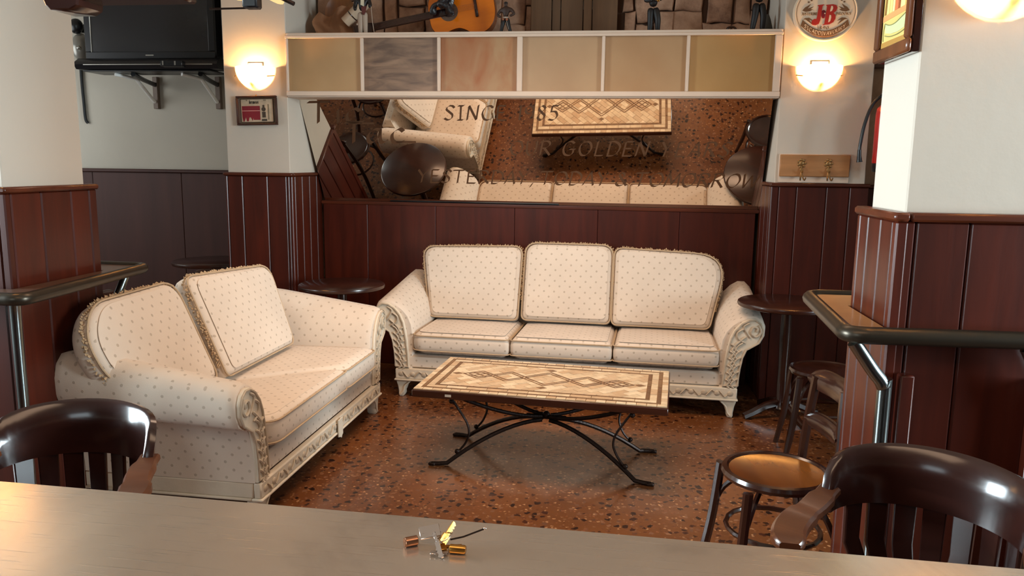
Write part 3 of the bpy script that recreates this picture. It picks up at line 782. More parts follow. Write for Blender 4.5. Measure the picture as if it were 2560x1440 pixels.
sofa('sofa', 'three-seat cream dotted sofa with carved scroll arms under the mirror', (-.29, 4.635, 0), -2.75, 1.05, 3,
     [(cL, [.04, .04, .07, .09], (-.655, .455, .43), 20, 0, 0, .16), (cM, [.04, .04, .08, .08], (-.02, .455, .435), 20, 0, 0, .12), (cR, [.04, .04, .21, .06], (.595, .455, .43), 20, 0, 0, .12)])
dL = [(-.14, .0), (.315, 0), (.312, HB-.02), (-.26, HB-.03), (-.375, HB-.16), (-.36, .20)]
dR = [(-.385, 0), (.36, 0), (.455, HB-.05), (-.375, HB)]
sofa('loveseat', 'two-seat cream dotted loveseat with carved scroll arms at the left side', (-1.37, 3.595, 0), 88.6, .76, 2,
     [(dL, [.05, .04, .10, .12, .08, .06], (-.55, .49, .445), 24, 0, 0, .05), (dR, [.04, .04, .10, .07], (.19, .465, .435), 23.5, 0, 0, .06)],
     [[(-.652, -.028), (.19, -.028), (-.22, .575), (-.652, .575)], [(.196, -.028), (.652, -.028), (.652, .575), (-.214, .575)]])
ls = bpy.data.objects['loveseat']
b = MB(); b.prism([(.045, .185), (.10, .187), (.105, .10), (.09, .092), (.085, .082), (.07, .09), (.048, .096)], -.022, -.029, 'xz', bev=.002)
o = b.build('loose_strip', M_PAINT, ls); o['label'] = 'loose broken strip hanging off the front rail'

# ------------------------------------------------------------------ mosaic coffee table
t = thing('coffee_table', 'low coffee table with a stone mosaic top and black iron base', 'table', (-.30, 3.765, 0), -4.6)
TL, TW, TZ = .60, .318, .417
fr = MB(); fr.box(-TL, TL, -TW, TW, TZ-.042, TZ-.006, .004); fr.build('tabletop', M_TBL, t)
MB().box(-TL+.006, TL-.006, -TW+.006, TW-.006, TZ-.0058, TZ-.0035).build('grout_bed', M_GROUT, t, smooth=0)
MB().box(-.435, -.405, -TW-.0005, -TW, TZ-.030, TZ-.018).build('chipped_edge', plain('chipped_white', (200, 186, 168), .7), t)
def clip(poly, x0, x1, y0, y1):
    for ax, v, sg in ((0, x0, 1), (0, x1, -1), (1, y0, 1), (1, y1, -1)):
        out = []
        for i in range(len(poly)):
            a, c = poly[i-1], poly[i]
            ia, ic = (a[ax]-v)*sg >= 0, (c[ax]-v)*sg >= 0
            if ia != ic:
                k = (v-a[ax])/(c[ax]-a[ax]); out.append((a[0]+(c[0]-a[0])*k, a[1]+(c[1]-a[1])*k))
            if ic: out.append(c)
        poly = out
        if len(poly) < 3: return []
    return poly
def tile(poly, mat, z=TZ, name='tile', h=.0035):
    MB().prism(poly, z-h, z+random.uniform(-.0004, .0004), 'xy').build(name, mat, t, smooth=0)
g = .0014
def row(x0, x1, y0, y1, step, mats):
    if x1-x0 > y1-y0:
        n = max(1, round((x1-x0)/step)); s_ = (x1-x0)/n
        for i in range(n): tile([(x0+i*s_+g, y0+g), (x0+(i+1)*s_-g, y0+g), (x0+(i+1)*s_-g, y1-g), (x0+i*s_+g, y1-g)], random.choice(mats))
    else:
        n = max(1, round((y1-y0)/step)); s_ = (y1-y0)/n
        for i in range(n): tile([(x0+g, y0+i*s_+g), (x1-g, y0+i*s_+g), (x1-g, y0+(i+1)*s_-g), (x0+g, y0+(i+1)*s_-g)], random.choice(mats))
def frame_row(d0, d1, step, mats):
    X, Y, X2, Y2 = TL-d0, TW-d0, TL-d1, TW-d1
    row(-X, X, Y2, Y, step, mats); row(-X, X, -Y, -Y2, step, mats)
    row(-X, -X2, -Y2, Y2, step, mats); row(X2, X, -Y2, Y2, step, mats)
frame_row(.006, .036, .046, M_TILE); frame_row(.036, .054, .12, M_TDARK); frame_row(.054, .088, .095, M_TILE); frame_row(.088, .106, .12, M_TDARK)
fx, fy = TL-.107, TW-.107
A, Bw = .084, .042
ca = cos(pi/4)
for i in range(-14, 15):
    for j in range(-22, 23):
        # basket of diagonal bricks, rows alternate direction by blocks of two
        bi, bj = i, j
        ux, uy = i*A+(Bw if j % 2 else 0), j*Bw
        q = [(ux+.001, uy+.001), (ux+A-.001, uy+.001), (ux+A-.001, uy+Bw-.001), (ux+.001, uy+Bw-.001)]
        q = [((x-y)*ca, (x+y)*ca) for x, y in q]
        q = clip(q, -fx, fx, -fy, fy)
        if len(q) >= 3:
            ar = abs(sum(q[k-1][0]*q[k][1]-q[k][0]*q[k-1][1] for k in range(len(q))))/2
            if ar > 2e-4: tile(q, random.choice(M_TILE))
def strip(a, c, w=.0078):
    a, c = Vector(a), Vector(c); d = (c-a).normalized(); n_ = Vector((-d.y, d.x))*w/2
    tile([tuple(a-n_), tuple(c-n_), tuple(c+n_), tuple(a+n_)], random.choice(M_TDARK), TZ+.0012, 'dark_strip', .0012)
def rhomb(cx, rx, ry):
    P = [(cx-rx, 0), (cx, -ry), (cx+rx, 0), (cx, ry)]
    for k in range(4): strip(P[k], P[(k+1) % 4])
for cx, rx, ry in ((0, .135, .125), (-.195, .098, .088), (.195, .098, .088), (-.345, .085, .070), (.345, .085, .070)):
    rhomb(cx, rx, ry); rhomb(cx, rx-.028, ry-.026)
for cx in (-.345, .345):
    strip((cx-.04, -.032), (cx+.04, .034), .007); strip((cx-.04, .034), (cx+.04, -.032), .007)
for cx, cy in ((-.462, 0), (.462, 0), (0, .158), (0, -.158)):
    tile([(cx-.026, cy), (cx, cy-.02), (cx+.026, cy), (cx, cy+.02)], M_TDARK[1], TZ+.0012, 'dark_diamond', .0012)
# iron base
hub = .222
for sx in (-1, 1):
    for sy in (-1, 1):
        pts = []
        for k in range(11):
            s_ = k/10; pts.append((sx*(.02+.44*s_), sy*(.015+.185*s_), hub-.012-(hub-.024)*s_**1.75))
        pts += [(sx*.50, sy*.212, .010), (sx*.535, sy*.216, .009)]
        b = MB().tube(pts, .011, 8); b.box(*sorted((sx*.515, sx*.55)), *sorted((sy*.203, sy*.229)), .0, .016, .005)
        b.build('leg', M_IRON, t)
        pts = [(sx*(.02+.43*k/10), sy*(.015+.185*k/10), hub+.006+(TZ-.045-hub-.006)*(k/10)**1.7) for k in range(11)]
        MB().tube(pts, .010, 8).build('top_brace', M_IRON, t)
        b = MB().tube(spline([(sx*.43, sy*.20, .335), (sx*.40, sy*.198, .29), (sx*.362, sy*.19, .225), (sx*.352, sy*.185, .17), (sx*.372, sy*.178, .115), (sx*.40, sy*.185, .078)], 5), .006, 6)
        b.ball((sx*.437, sy*.20, .330), .013); b.ball((sx*.412, sy*.188, .072), .013)
        b.build('scroll', M_IRON, t)
b = MB(); b.ball((0, 0, hub+.012), .020); b.tube([(-.10, 0, hub), (.10, 0, hub)], .012, 8); b.build('hub', M_IRON, t)

# ------------------------------------------------------------------ small round tables
def pedestal_table(label, loc, r, h, group=None):
    t = thing('pedestal_table', label, 'table', loc, 20, group)
    MB().lathe([(r-.012, h-.03), (r-.003, h-.026), (r, h-.016), (r-.002, h-.006), (r-.01, h)], 40).build('tabletop', M_TBL, t)
    MB().lathe([(.05, .06), (.032, .10), (.028, .3), (.034, .5), (.03, h-.06), (.11, h-.045), (.11, h-.031)], 16).build('pedestal', M_DK, t)
    for k in range(4):
        a = k*pi/2
        MB().tube([(cos(a)*d, sin(a)*d, z) for d, z in ((.03, .09), (.10, .075), (.19, .035), (.24, .018))], [1.0, .95, .85, .8], flat=(.02, .022)).build('foot', M_DK, t)
pedestal_table('small round brown table between loveseat and three-seat sofa', (-1.72, 4.79, 0), .275, .70)
pedestal_table('small round dark table beside the three-seat sofa right arm', (1.03, 4.66, 0), .285, .70)
pedestal_table('dark table in the alcove below the television', (-2.89, 5.34, 0), .285, .752)

# ------------------------------------------------------------------ bentwood chairs
def bent_chair(label, loc, rz, seat_mat=None):
    t = thing('bentwood_chair', label, 'chair', loc, rz, 'bentwood chairs in the lounge')
    n = 28
    def outl(r): return [(r*cos(2*pi*k/n)*(1.0), r*sin(2*pi*k/n)*1.02) for k in range(n)]
    MB().loft([[(x, y, z) for x, y in outl(r)] for r, z in ((.15, .442), (.174, .446), (.179, .458), (.174, .470), (.160, .472), (.153, .466))], True, False).build('seat_rim', M_DK, t)
    MB().loft([[(x, y, z) for x, y in outl(r)] for r, z in ((.151, .455), (.1535, .4655), (.13, .461), (.08, .457), (.02, .456))]).build('seat', seat_mat or M_DK, t)
    for s_ in (-1, 1):
        MB().tube(spline([(s_*.135, -.145, .445), (s_*.15, -.165, .22), (s_*.175, -.20, 0)], 5), [.017]*8+[.014]*3, 8).build('leg', M_DK, t)
        MB().tube(spline([(s_*.19, .21, 0), (s_*.16, .16, .25), (s_*.14, .152, .46), (s_*.118, .155, .62), (s_*.10, .165, .765)], 5), .0165, 8).build('leg', M_DK, t)
        MB().tube(spline([(s_*.148, -.16, .27), (s_*.125, -.13, .36), (s_*.06, -.07, .432), (0, 0, .44)], 4), .010, 6).build('brace', M_DK, t)
        MB().tube(spline([(s_*.155, .15, .27), (s_*.125, .115, .36), (s_*.06, .06, .432), (0, 0, .44)], 4), .010, 6).build('brace', M_DK, t)
    def board(z0, z1, y0, half, bow, name):
        rings = []
        for k in range(13):
            u = -1+k/6; e = sqrt(max(0, 1-abs(u)**5)); x = half*u; y = y0+bow*(1-u*u)-bow*.3
            zc, hz = (z0+z1)/2, (z1-z0)/2*max(.25, e)
            rings.append([(x, y-.010, zc-hz*.9), (x, y-.012, zc), (x, y-.010+.01, zc+hz*.9), (x, y+.004+.01, zc+hz), (x, y+.012, zc), (x, y+.004, zc-hz)])
        MB().loft(rings).build(name, M_DK, t, smooth=60)
    board(.715, .795, .165, .135, .022, 'crest_rail'); board(.585, .645, .152, .115, .016, 'lower_back_rail')
    MB().tube([(.155*cos(2*pi*k/20), .155*sin(2*pi*k/20), .262) for k in range(21)], .009, 6).build('stretcher', M_DK, t)
    return t
bent_chair('bentwood chair with worn amber seat in front of the column ledge', (.575, 2.60, 0), 281, M_SEAT)
bent_chair('dark bentwood chair half hidden behind the amber-seated chair', (1.10, 4.02, 0), -95)
bent_chair('dark bentwood chair behind the loveseat below the small framed mirror', (-2.46, 4.42, 0), 8)
bent_chair('dark bentwood chair behind the loveseat near the column ledge', (-2.44, 3.72, 0), 100)

# ------------------------------------------------------------------ bar armchairs at the counter
def arm_chair(label, loc, rz):
    t = thing('bar_armchair', label, 'chair', loc, rz, 'dark armchairs at the counter')
    MB().loft([[(r*1.06*cos(2*pi*k/28), r*sin(2*pi*k/28), z) for k in range(28)] for r, z in ((.18, .43), (.20, .437), (.205, .452), (.197, .468), (.14, .458), (.06, .452))]).build('seat', M_CAP, t)
    def R(th): return .205*cos(th), .165*sin(th)
    rings = []; n = 25; th0 = radians(8)
    for k in range(n):
        th = th0+(pi-2*th0)*k/(n-1); u = abs(k/(n-1)*2-1)
        x, y = R(th); d = Vector((x, y, 0)).normalized()
        zt = .848-.03*u**2-.10*u**9; zb = .708-.012*u**2
        lean = .022
        def P(z, o): return Vector((x, y, 0))+d*(o+lean*(z-.70)/.17)+Vector((0, 0, z))
        rings.append([P(zb, -.012), P((zb+zt)/2, -.015), P(zt-.008, -.012), P(zt, -.002), P(zt-.006, .012), P((zb+zt)/2, .014), P(zb, .012), P(zb-.004, 0)])
    MB().loft(rings).build('crest_rail', M_CAP, t, smooth=50)
    for k in range(7):
        th = radians(38+104*k/6); x, y = R(th); th2 = radians(52+76*k/6)
        x2, y2 = .175*cos(th2), .155*sin(th2)
        MB().tube([(x*1.0, y*1.0, .72), (x*.97+x2*.03, y*.98, .61), (x2, y2, .455)], [1.0, .92, .78], flat=(.0245, .006), upv=(x, y, 0)).build('back_slat', M_CAP, t)
    for s_ in (-1, 1):
        x, y = R(th0)
        MB().tube(spline([(s_*x*1.0, y+.03, .74), (s_*x*1.06, -.03, .722), (s_*x*1.15, -.09, .705), (s_*x*1.14, -.15, .698), (s_*x*1.04, -.20, .695)], 5), [.8]*3+[1.0]*5+[1.2]*10+[1.1, .95, .7], flat=(.030, .012)).build('arm', M_ARM, t)
        MB().tube(spline([(s_*x*1.10, -.15, .688), (s_*x*1.12, -.17, .60), (s_*x*1.0, -.14, .51), (s_*.185, -.09, .452)], 5), .013, 8).build('arm_post', M_CAP, t)
        MB().tube([(s_*.15, -.14, .44), (s_*.19, -.19, 0)], [.018, .014], 8).build('leg', M_CAP, t)
        MB().tube([(s_*.14, .13, .44), (s_*.18, .21, 0)], [.018, .014], 8).build('leg', M_CAP, t)
    MB().tube([(-.165, .0, .22), (.165, .0, .22)], .010, 6).build('stretcher', M_CAP, t)
    return t
arm_chair('dark slatted armchair at the counter in front of the loveseat', (-1.33, 1.665, 0), 5)
arm_chair('dark slatted armchair at the counter beside the amber-seated bentwood chair', (.672, 1.655, 0), -30)

# ------------------------------------------------------------------ steel counter and keys
t = thing('bar_counter', 'scratched stainless steel counter top in the foreground', 'counter', (-.1, .878, 0), -1.78)
MB().box(-3.2, 3.2, -.78, 0, .99, 1.05, .004).build('countertop', M_STEEL, t)
MB().box(-3.1, 3.1, -.70, -.25, .0, .989, .01).build('cabinet', M_MAH, t)
k = thing('key_bunch', 'small bunch of keys with two brass lock cylinders on the steel counter', 'keys', (-.183, .808, 1.0502), 0)
k.scale = (.9, .9, .9)
def rotz(a, p): return Matrix.Translation(p) @ Matrix.Rotation(radians(a), 4, 'Z')
def cyl(p, a, l, r, mat, name, tilt=0):
    m = rotz(a, p) @ Matrix.Rotation(radians(tilt), 4, 'Y') @ Matrix.Rotation(radians(90), 4, 'Y')
    MB().lathe([(r*.8, 0), (r, .001), (r, l-.001), (r*.85, l), (r*.85, l+.0006), (r*.2, l+.0006)], 16, m).build(name, mat, k)
cyl((-.028, .002, .0062), 212, .017, .0062, M_BRASS2, 'lock_cylinder')
cyl((.016, -.012, .0056), -2, .020, .0056, M_BRASS, 'lock_cylinder')
def key(p, a, tilt, roll, mat, L_=.03, hw=.011, hl=.02):
    m = rotz(a, p) @ Matrix.Rotation(radians(tilt), 4, 'Y') @ Matrix.Rotation(radians(roll), 4, 'X')
    b = MB()
    b.box(0, hl, -hw, hw, -.0012, .0012, .0005, m); b.box(.003, .006, -.002, .002, .0012, .0014, 0, m)
    sh = [(hl, -.003), (hl+L_*.35, -.003), (hl+L_*.42, -.0048), (hl+L_*.52, -.0026), (hl+L_*.62, -.005), (hl+L_*.74, -.0028), (hl+L_*.86, -.0046), (hl+L_, -.001), (hl+L_, .002), (hl, .003)]
    b.prism(sh, -.0009, .0009, 'xy', m); b.build('key', mat, k)
key((-.026, .004, .014), 20, -6, 25, M_KEY, .001, .0095, .026)
key((-.008, .006, .016), -62, 20, 30, M_KEY, .026, .002, .016)
key((.001, -.010, .0045), 20, 0, 0, M_BRASS, .02, .008, .010)
key((.004, .0, .006), 62, -38, 70, M_BRASS, .018, .006, .012)
key((-.006, -.022, .003), 10, 0, 0, M_KEY, .016, .004, .006)
MB().tube([(.014, .002, .010), (.03, .006, .013), (.055, .013, .022)], .0011, 6).build('steel_pin', M_IRON, k)
b = MB(); b.ball((.056, .0135, .0224), .0022, 8, 6); b.build('pin_head', M_KEY, k)
MB().tube([(.006+.010*cos(2*pi*q/20), .002+.010*sin(2*pi*q/20), .012+.005*cos(2*pi*q/20)) for q in range(21)], .0009, 6).build('key_ring', M_KEY, k)

# ------------------------------------------------------------------ wall lamps
def sconce(label, loc, w=.132, group='half-bowl wall lamps'):
    t = thing('wall_lamp', label, 'lamp', loc, 0, group)
    rings = []
    for j in range(9):
        be = pi/2*j/8*.985
        rings.append([(w*cos(a)*cos(be), -.003-.114*sin(a)*cos(be), -.142*sin(be)) for a in [pi*i/24 for i in range(25)]])
    o = MB().loft(rings, False, False).build('glass_bowl', M_SHADE, t, smooth=80)
    MB().box(-.05, .05, -.012, -.001, -.09, .03, .003).build('wall_plate', M_WHITE, t)
    MB().ball((0, -.070, -.030), .016, 10, 8, (1, 1, 1.4)).build('bulb', M_BULB, t)
    MB().lathe([(.010, -.088), (.010, -.055)], 10, Matrix.Translation((0, -.070, 0))).build('bulb_socket', M_WHITE, t)
    MB().tube([(0, -.012, -.075), (0, -.070, -.080)], .006, 6).build('socket_arm', M_BRASS, t)
    for s_ in (-1, 1):
        MB().tube([(s_*.132, -.014, -.052), (s_*.108, -.075, -.062)], .0035, 6).build('clip', M_BRASS, t)
    return t
sconce('lit half-bowl wall lamp above the small framed mirror', (-2.346, PF+.02, 2.075))
sconce('lit half-bowl wall lamp below the oval sign', (1.192, PF+.02, 2.072))
sconce('lit half-bowl wall lamp at the top on the white column', (.925, 2.134, 1.985))
sconce('lit half-bowl wall lamp on the left column beyond the picture edge', (-2.29, 2.579, 1.93))

# ------------------------------------------------------------------ framed mirror print
def rect_frame(b, x0, x1, z0, z1, w, y0, y1, bev=.003):
    b.box(x0, x1, y0, y1, z0, z0+w, bev); b.box(x0, x1, y0, y1, z1-w, z1, bev)
    b.box(x0, x0+w, y0, y1, z0+w, z1-w, bev); b.box(x1-w, x1, y0, y1, z0+w, z1-w, bev)
t = thing('framed_mirror', 'small brown framed mirror with red printed label on the pillar', 'picture', (-2.344, PF+.0, 1.80), 0)
t.rotation_euler = (0, radians(-1.2), 0)
b = MB(); rect_frame(b, -.139, .139, -.094, .094, .011, -.006, .018); b.build('frame', wood('frame_brown', (58, 28, 14), .55, 0), t)
b = MB(); rect_frame(b, -.113, .113, -.076, .076, .0035, .0085, .0108, .0008); b.build('inner_border', MATS['frame_brown'], t)
MB().box(-.130, .130, .012, .016, -.085, .085).build('mirror_glass', m_, t, smooth=0)
MB().box(-.1095, .1095, .0100, .0118, -.0725, .0725).build('print', plain('aged_print', (186, 166, 140), .45, var=.16, nscale=26), t, smooth=0)
red = plain('print_red', (126, 26, 38), .45); dkp = plain('print_dark', (62, 52, 42), .5)
MB().prism([(-.104, -.038), (-.104, .030), (.020, .030), (.020, -.060), (-.026, -.060), (-.026, -.045), (-.034, -.066), (-.046, -.042), (-.056, -.044), (-.062, -.068), (-.074, -.068), (-.080, -.042), (-.092, -.070), (-.098, -.070)], .0092, .0100, 'xz').build('printed_label', red, t, smooth=0)
MB().box(-.104, .020, .0088, .0091, -.003, .001).build('printed_line', plain('print_pink', (206, 150, 140), .5), t, smooth=0)
b = MB(); b.ball((.045, .0095, .008), .015, 12, 8, (1, .03, .95)); b.ball((.045, .0095, .028), .008, 10, 6, (1, .05, 1)); b.box(.034, .058, .0090, .0098, -.045, -.008); b.box(.030, .066, .0090, .0098, -.068, -.055); b.build('printed_figure', dkp, t)
b = MB(); b.box(.074, .082, .0090, .0098, -.06, .04); b.box(-.074, -.064, .0090, .0098, .062, .070); b.box(.045, .064, .0090, .0098, .062, .070); b.build('printed_marks', plain('print_olive', (128, 112, 88), .5), t, smooth=0)
def upright(b, y=0, mirror=False):
    """turn lettering drawn on (x, y, +z) into lettering on (x, z) facing -y"""
    b.v = [Vector((v.x, y-v.z, v.y)) for v in b.v]; return b
upright(text_mesh('hermosos', -.052, .012, .044, .024, nib=.16, slant=0, z0=.0), .0098).build('lettering', dkp, t, smooth=0)
MB().ball((0, .006, .098), .005).build('hanger', M_BRASS, t)

# ------------------------------------------------------------------ oval sign
t = thing('oval_sign', 'oval cream whisky sign with big red letters on the pillar', 'sign', (1.198, PF-.008, 2.377), 0)
Rx, Rz = .182, .165
def ell(k, n=44): return [(Rx*k*cos(2*pi*i/n), Rz*k*sin(2*pi*i/n)) for i in range(n)]
rg = [[(x, y, z) for x, z in ell(k)] for k, y in ((1.0, .025), (1.0, .0), (.985, -.006), (.955, -.007), (.94, -.003), (.90, -.002), (.02, -.002))]
MB().loft(rg).build('sign_board', plain('sign_cream', (226, 206, 180), .4, var=.03), t)
b = MB(); b.tube([(x, -.0035, z) for x, z in ell(.90, 60)]+[(Rx*.90, -.0035, 0)], .0009, 5); b.build('ring_line', plain('sign_grey', (120, 100, 82), .5), t)
def brush(poly, mat, name, y=-.003, d=.003): MB().prism(poly, y, y-d, 'xz').build(name, mat, t, smooth=0)
srd = plain('sign_red', (168, 40, 30), .38); sbr = plain('sign_brown', (110, 78, 48), .5)
px = .002226  # metres per photo pixel at the pillar
def pp(x, y): return ((x-1060)/10.667*px, -(y-373)/10.667*px)
Jp = [(830, 185), (1000, 165), (985, 190), (960, 215), (925, 590), (890, 690), (800, 728), (725, 715), (692, 660), (700, 600), (760, 555), (825, 560), (858, 215), (835, 210)]
Bp = [(1060, 180), (1240, 165), (1330, 190), (1365, 260), (1340, 340), (1270, 400), (1330, 460), (1330, 560), (1280, 650), (1180, 705), (985, 722), (1010, 700), (1040, 690), (1085, 215), (1062, 205)]
brush([pp(*q) for q in Jp], srd, 'letter'); brush([pp(*q) for q in Bp], srd, 'letter')
cr_ = MATS['sign_cream']
brush([pp(*q) for q in [(1195, 205), (1235, 215), (1250, 270), (1225, 340), (1180, 365), (1170, 350)]], cr_, 'letter_counter', -.006, .0006)
brush([pp(*q) for q in [(1165, 450), (1205, 460), (1215, 520), (1195, 620), (1150, 655), (1140, 640)]], cr_, 'letter_counter', -.006, .0006)
b = MB(); b.ball((pp(1000, 430)[0], -.005, pp(1000, 430)[1]), .0165, 14, 8, (.85, .12, 1.45)); b.build('ampersand', plain('sign_maroon', (112, 20, 30), .38), t)
b = MB(); b.ball((pp(1035, 410)[0], -.0075, pp(1035, 410)[1]), .0038, 8, 6, (1, .2, 1)); b.build('ampersand_dot', cr_, t)
for sgn in (-1, 1):
    def mx_(q): return (1060+sgn*(q[0]-1060), q[1])
    brush([pp(*mx_(q)) for q in [(1700, 325), (1620, 235), (1560, 205), (1470, 140), (1530, 235), (1560, 275), (1390, 215), (1480, 290), (1410, 295), (1490, 345), (1600, 362)]], sbr, 'bird', -.003, .0008)
    brush([pp(*mx_(q)) for q in [(1665, 560), (1590, 525), (1500, 520), (1440, 560), (1370, 615), (1500, 570), (1390, 715), (1520, 620), (1590, 570)]], sbr, 'bird', -.003, .0008)
    b = MB()
    for q in ((1540, 100), (1465, 55), (1395, 15)):
        x, z = pp(*mx_(q)); b.box(x-.005, x+.005, -.0038, -.003, z-.004, z+.004)
    b.build('printed_dashes', sbr, t, smooth=0)
upright(text_mesh('JUSTERINI', pp(415, 0)[0], pp(820, 0)[0], pp(0, 452)[1], .0145, nib=.2, slant=0, z0=0), -.003).build('lettering', sbr, t, smooth=0)
upright(text_mesh('BROOKS', pp(1340, 0)[0], pp(1740, 0)[0], pp(0, 452)[1], .0145, nib=.2, slant=0, z0=0), -.003).build('lettering', sbr, t, smooth=0)
upright(text_mesh('1890' if '0' in G else '1899', pp(860, 0)[0], pp(1160, 0)[0], pp(0, 838)[1], .0165, nib=.22, slant=0, z0=0), -.003).build('lettering', sbr, t, smooth=0)
rb = []
for i in range(25):
    u = -1+i/12; rb.append((u*.137, -.137+.062*u*u))
rb2 = [(x*.93, z+.033) for x, z in reversed(rb)]
brush(rb+rb2, sbr, 'ribbon', -.003, .0008)
upright(text_mesh('SICADDIVAVOURY', -.116, .116, -.085, .021, nib=.13, slant=0, z0=0, arc=-.046), -.0039).build('lettering', cr_, t, smooth=0)
brush([(-.10, -.112), (-.05, -.138), (0, -.147), (.05, -.140), (.09, -.119), (.05, -.131), (0, -.1375), (-.05, -.131)], plain('sign_tan', (168, 120, 80), .5), 'ribbon_lower_band', -.003, .0006)  # tan printed band along the lower edge of the ribbon
brush([(-.022, .128), (.022, .128), (.022, .16), (-.022, .16)], plain('sign_gold', (170, 124, 62), .45), 'crest', -.003, .0008)
brush([(-.016, .133), (.016, .133), (.016, .15), (.008, .14), (0, .155), (-.008, .14), (-.016, .15)], sbr, 'crest_mark', -.0039, .0006)

# ------------------------------------------------------------------ hook board
t = thing('hook_board', 'wooden coat hook board on white backing below the oval sign', 'coat rack', (1.2, PF+.02, 1.475), 0)
MB().box(-.207, .207, -.012, -.001, -.092, .082, .003).build('backing_board', M_WHITE, t)
MB().box(-.203, .203, -.03, -.0125, -.055, .077, .004).build('wood_board', wood('hook_board_oak', (166, 118, 74), .5, .1, 0, .8, .3), t)
for x in (-.078, .078):
    b = MB(); b.ball((x, -.032, .026), .016, 10, 6, (1, .4, 1))
    for q in range(7):
        a = 2*pi*q/7; b.ball((x+.02*cos(a), -.032, .026+.022*sin(a)), .008, 6, 5, (1, .5, 1))
    b.ball((x, -.034, -.012), .010, 8, 6, (1, .6, 1.4))
    for s_ in (-1, 1):
        b.tube(spline([(x, -.036, -.02), (x+s_*.006, -.05, -.055), (x+s_*.012, -.075, -.075), (x+s_*.016, -.09, -.06)], 4), .004, 6)
    b.tube(spline([(x, -.034, .01), (x, -.05, -.03), (x, -.072, -.02)], 4), .005, 6)
    b.build('hook', plain('aged_brass', (150, 116, 72), .4, .7), t)

# ------------------------------------------------------------------ fire extinguisher
t = thing('fire_extinguisher', 'red fire extinguisher with black hose hung beside the pillar', 'extinguisher', (1.575, 4.875, 1.455), 0)
MB().lathe([(.07, 0), (.074, .006), (.074, .05)], 20).build('foot_ring', M_BLACK, t)
MB().lathe([(.076, .05), (.077, .055), (.077, .33), (.072, .365), (.05, .39), (.024, .402), (.024, .42)], 24).build('cylinder', M_RED, t)
b = MB().lathe([(.026, .42), (.026, .45), (.016, .46), (.016, .475)], 12); b.box(-.02, .09, -.012, .012, .462, .474, .003); b.tube([(-.01, 0, .475), (.05, 0, .50), (.10, 0, .495)], .008, 6); b.build('valve', M_BLACK, t)
MB().tube(spline([(-.02, -.02, .45), (-.07, -.10, .44), (-.13, -.10, .38), (-.165, -.10, .27), (-.18, -.10, .16), (-.182, -.10, .12)], 6), .0095, 8).build('hose', M_BLACK, t)
MB().tube([(-.182, -.10, .125), (-.181, -.10, .09), (-.177, -.10, .055)], [.011, .012, .017], 10).build('nozzle', M_BLACK, t)
MB().box(-.02, .02, .07, .10, .20, .26, .003).build('wall_bracket', M_BLACK, t)
MB().box(-.04, .03, -.0795, -.0755, .16, .29, .001).build('instruction_label', plain('label_red', (206, 60, 50), .5, var=.2, nscale=30), t)

# ------------------------------------------------------------------ framed picture on the column side
t = thing('framed_picture', 'framed cartoon print of books on a shelf above a green bench', 'picture', (.747, 2.262, 1.768), 0)
t.scale = (1, .88, 1)
MB().box(-.02, -.001, -.148, .148, 0, .62, .002).build('backing', M_CAP, t)
b = MB()
for y0, y1, z0, z1 in ((-.15, .15, 0, .035), (-.15, .15, .59, .625), (-.15, -.115, .035, .59), (.115, .15, .035, .59)): b.box(-.034, -.0205, y0, y1, z0, z1, .005)
b.build('frame', wood('picture_frame', (92, 50, 26), .35, .3), t)
def flat(poly, c, name, x=-.0215, d=.0008): MB().prism(poly, x, x-d, 'yz').build(name, plain('print_'+name, c, .5, var=.05), t, smooth=0)
# here local +y is the far side: the picture reads from far (photo left) to near (photo right)
def zz(z): return .036+(z-.036)*.40
flat([(-.114, .036), (.114, .036), (.114, .589), (-.114, .589)], (214, 186, 110), 'sky_print')
flat([(-.114, .036), (.114, .036), (.114, .052), (-.114, .050)], (172, 128, 62), 'floor_print', -.0224)
flat([(-.114, zz(.222)), (.114, zz(.215)), (.114, zz(.252)), (-.114, zz(.26))], (214, 150, 92), 'shelf_print', -.0224)
flat([(y, zz(z)) for y, z in [(-.08, .12), (-.03, .11), (.03, .115), (.085, .135), (.09, .195), (.05, .175), (0, .172), (-.045, .19), (-.09, .205)]], (196, 200, 150), 'bench_print', -.0224)
b = MB()
for pts in ([(-.092, .21), (-.05, .192), (0, .174), (.05, .177), (.09, .198)], [(-.085, .105), (-.03, .095), (.04, .10), (.085, .118)], [(.09, .20), (.10, .15), (.098, .085)], [(-.092, .21), (-.104, .16), (-.098, .10)]):
    b.tube(spline([(-.0233, y, zz(z)) for y, z in pts], 4), .0016, 5)
b.build('bench_outline', plain('print_olive_line', (140, 136, 84), .5), t)
y = .105
for k, (w, h, c) in enumerate(((.016, .06, (140, 100, 40)), (.022, .085, (236, 206, 130)), (.022, .09, (232, 200, 124)), (.016, .095, (240, 214, 150)), (.026, .085, (206, 112, 70)), (.014, .1, (150, 74, 40)), (.036, .09, (240, 210, 140)), (.02, .1, (226, 180, 100)))):
    MB().prism([(y, zz(.258)), (y-w, zz(.258)), (y-w-.006, zz(.258)+h), (y-.006, zz(.258)+h)], -.0225, -.0232, 'yz').build('book_print', plain('print_book_%d' % k, c, .5, var=.05), t, smooth=0); y -= w+.004
flat([(.09, .19), (.02, .195), (.02, .215), (.09, .21)], (206, 200, 176), 'paper_print', -.0234)

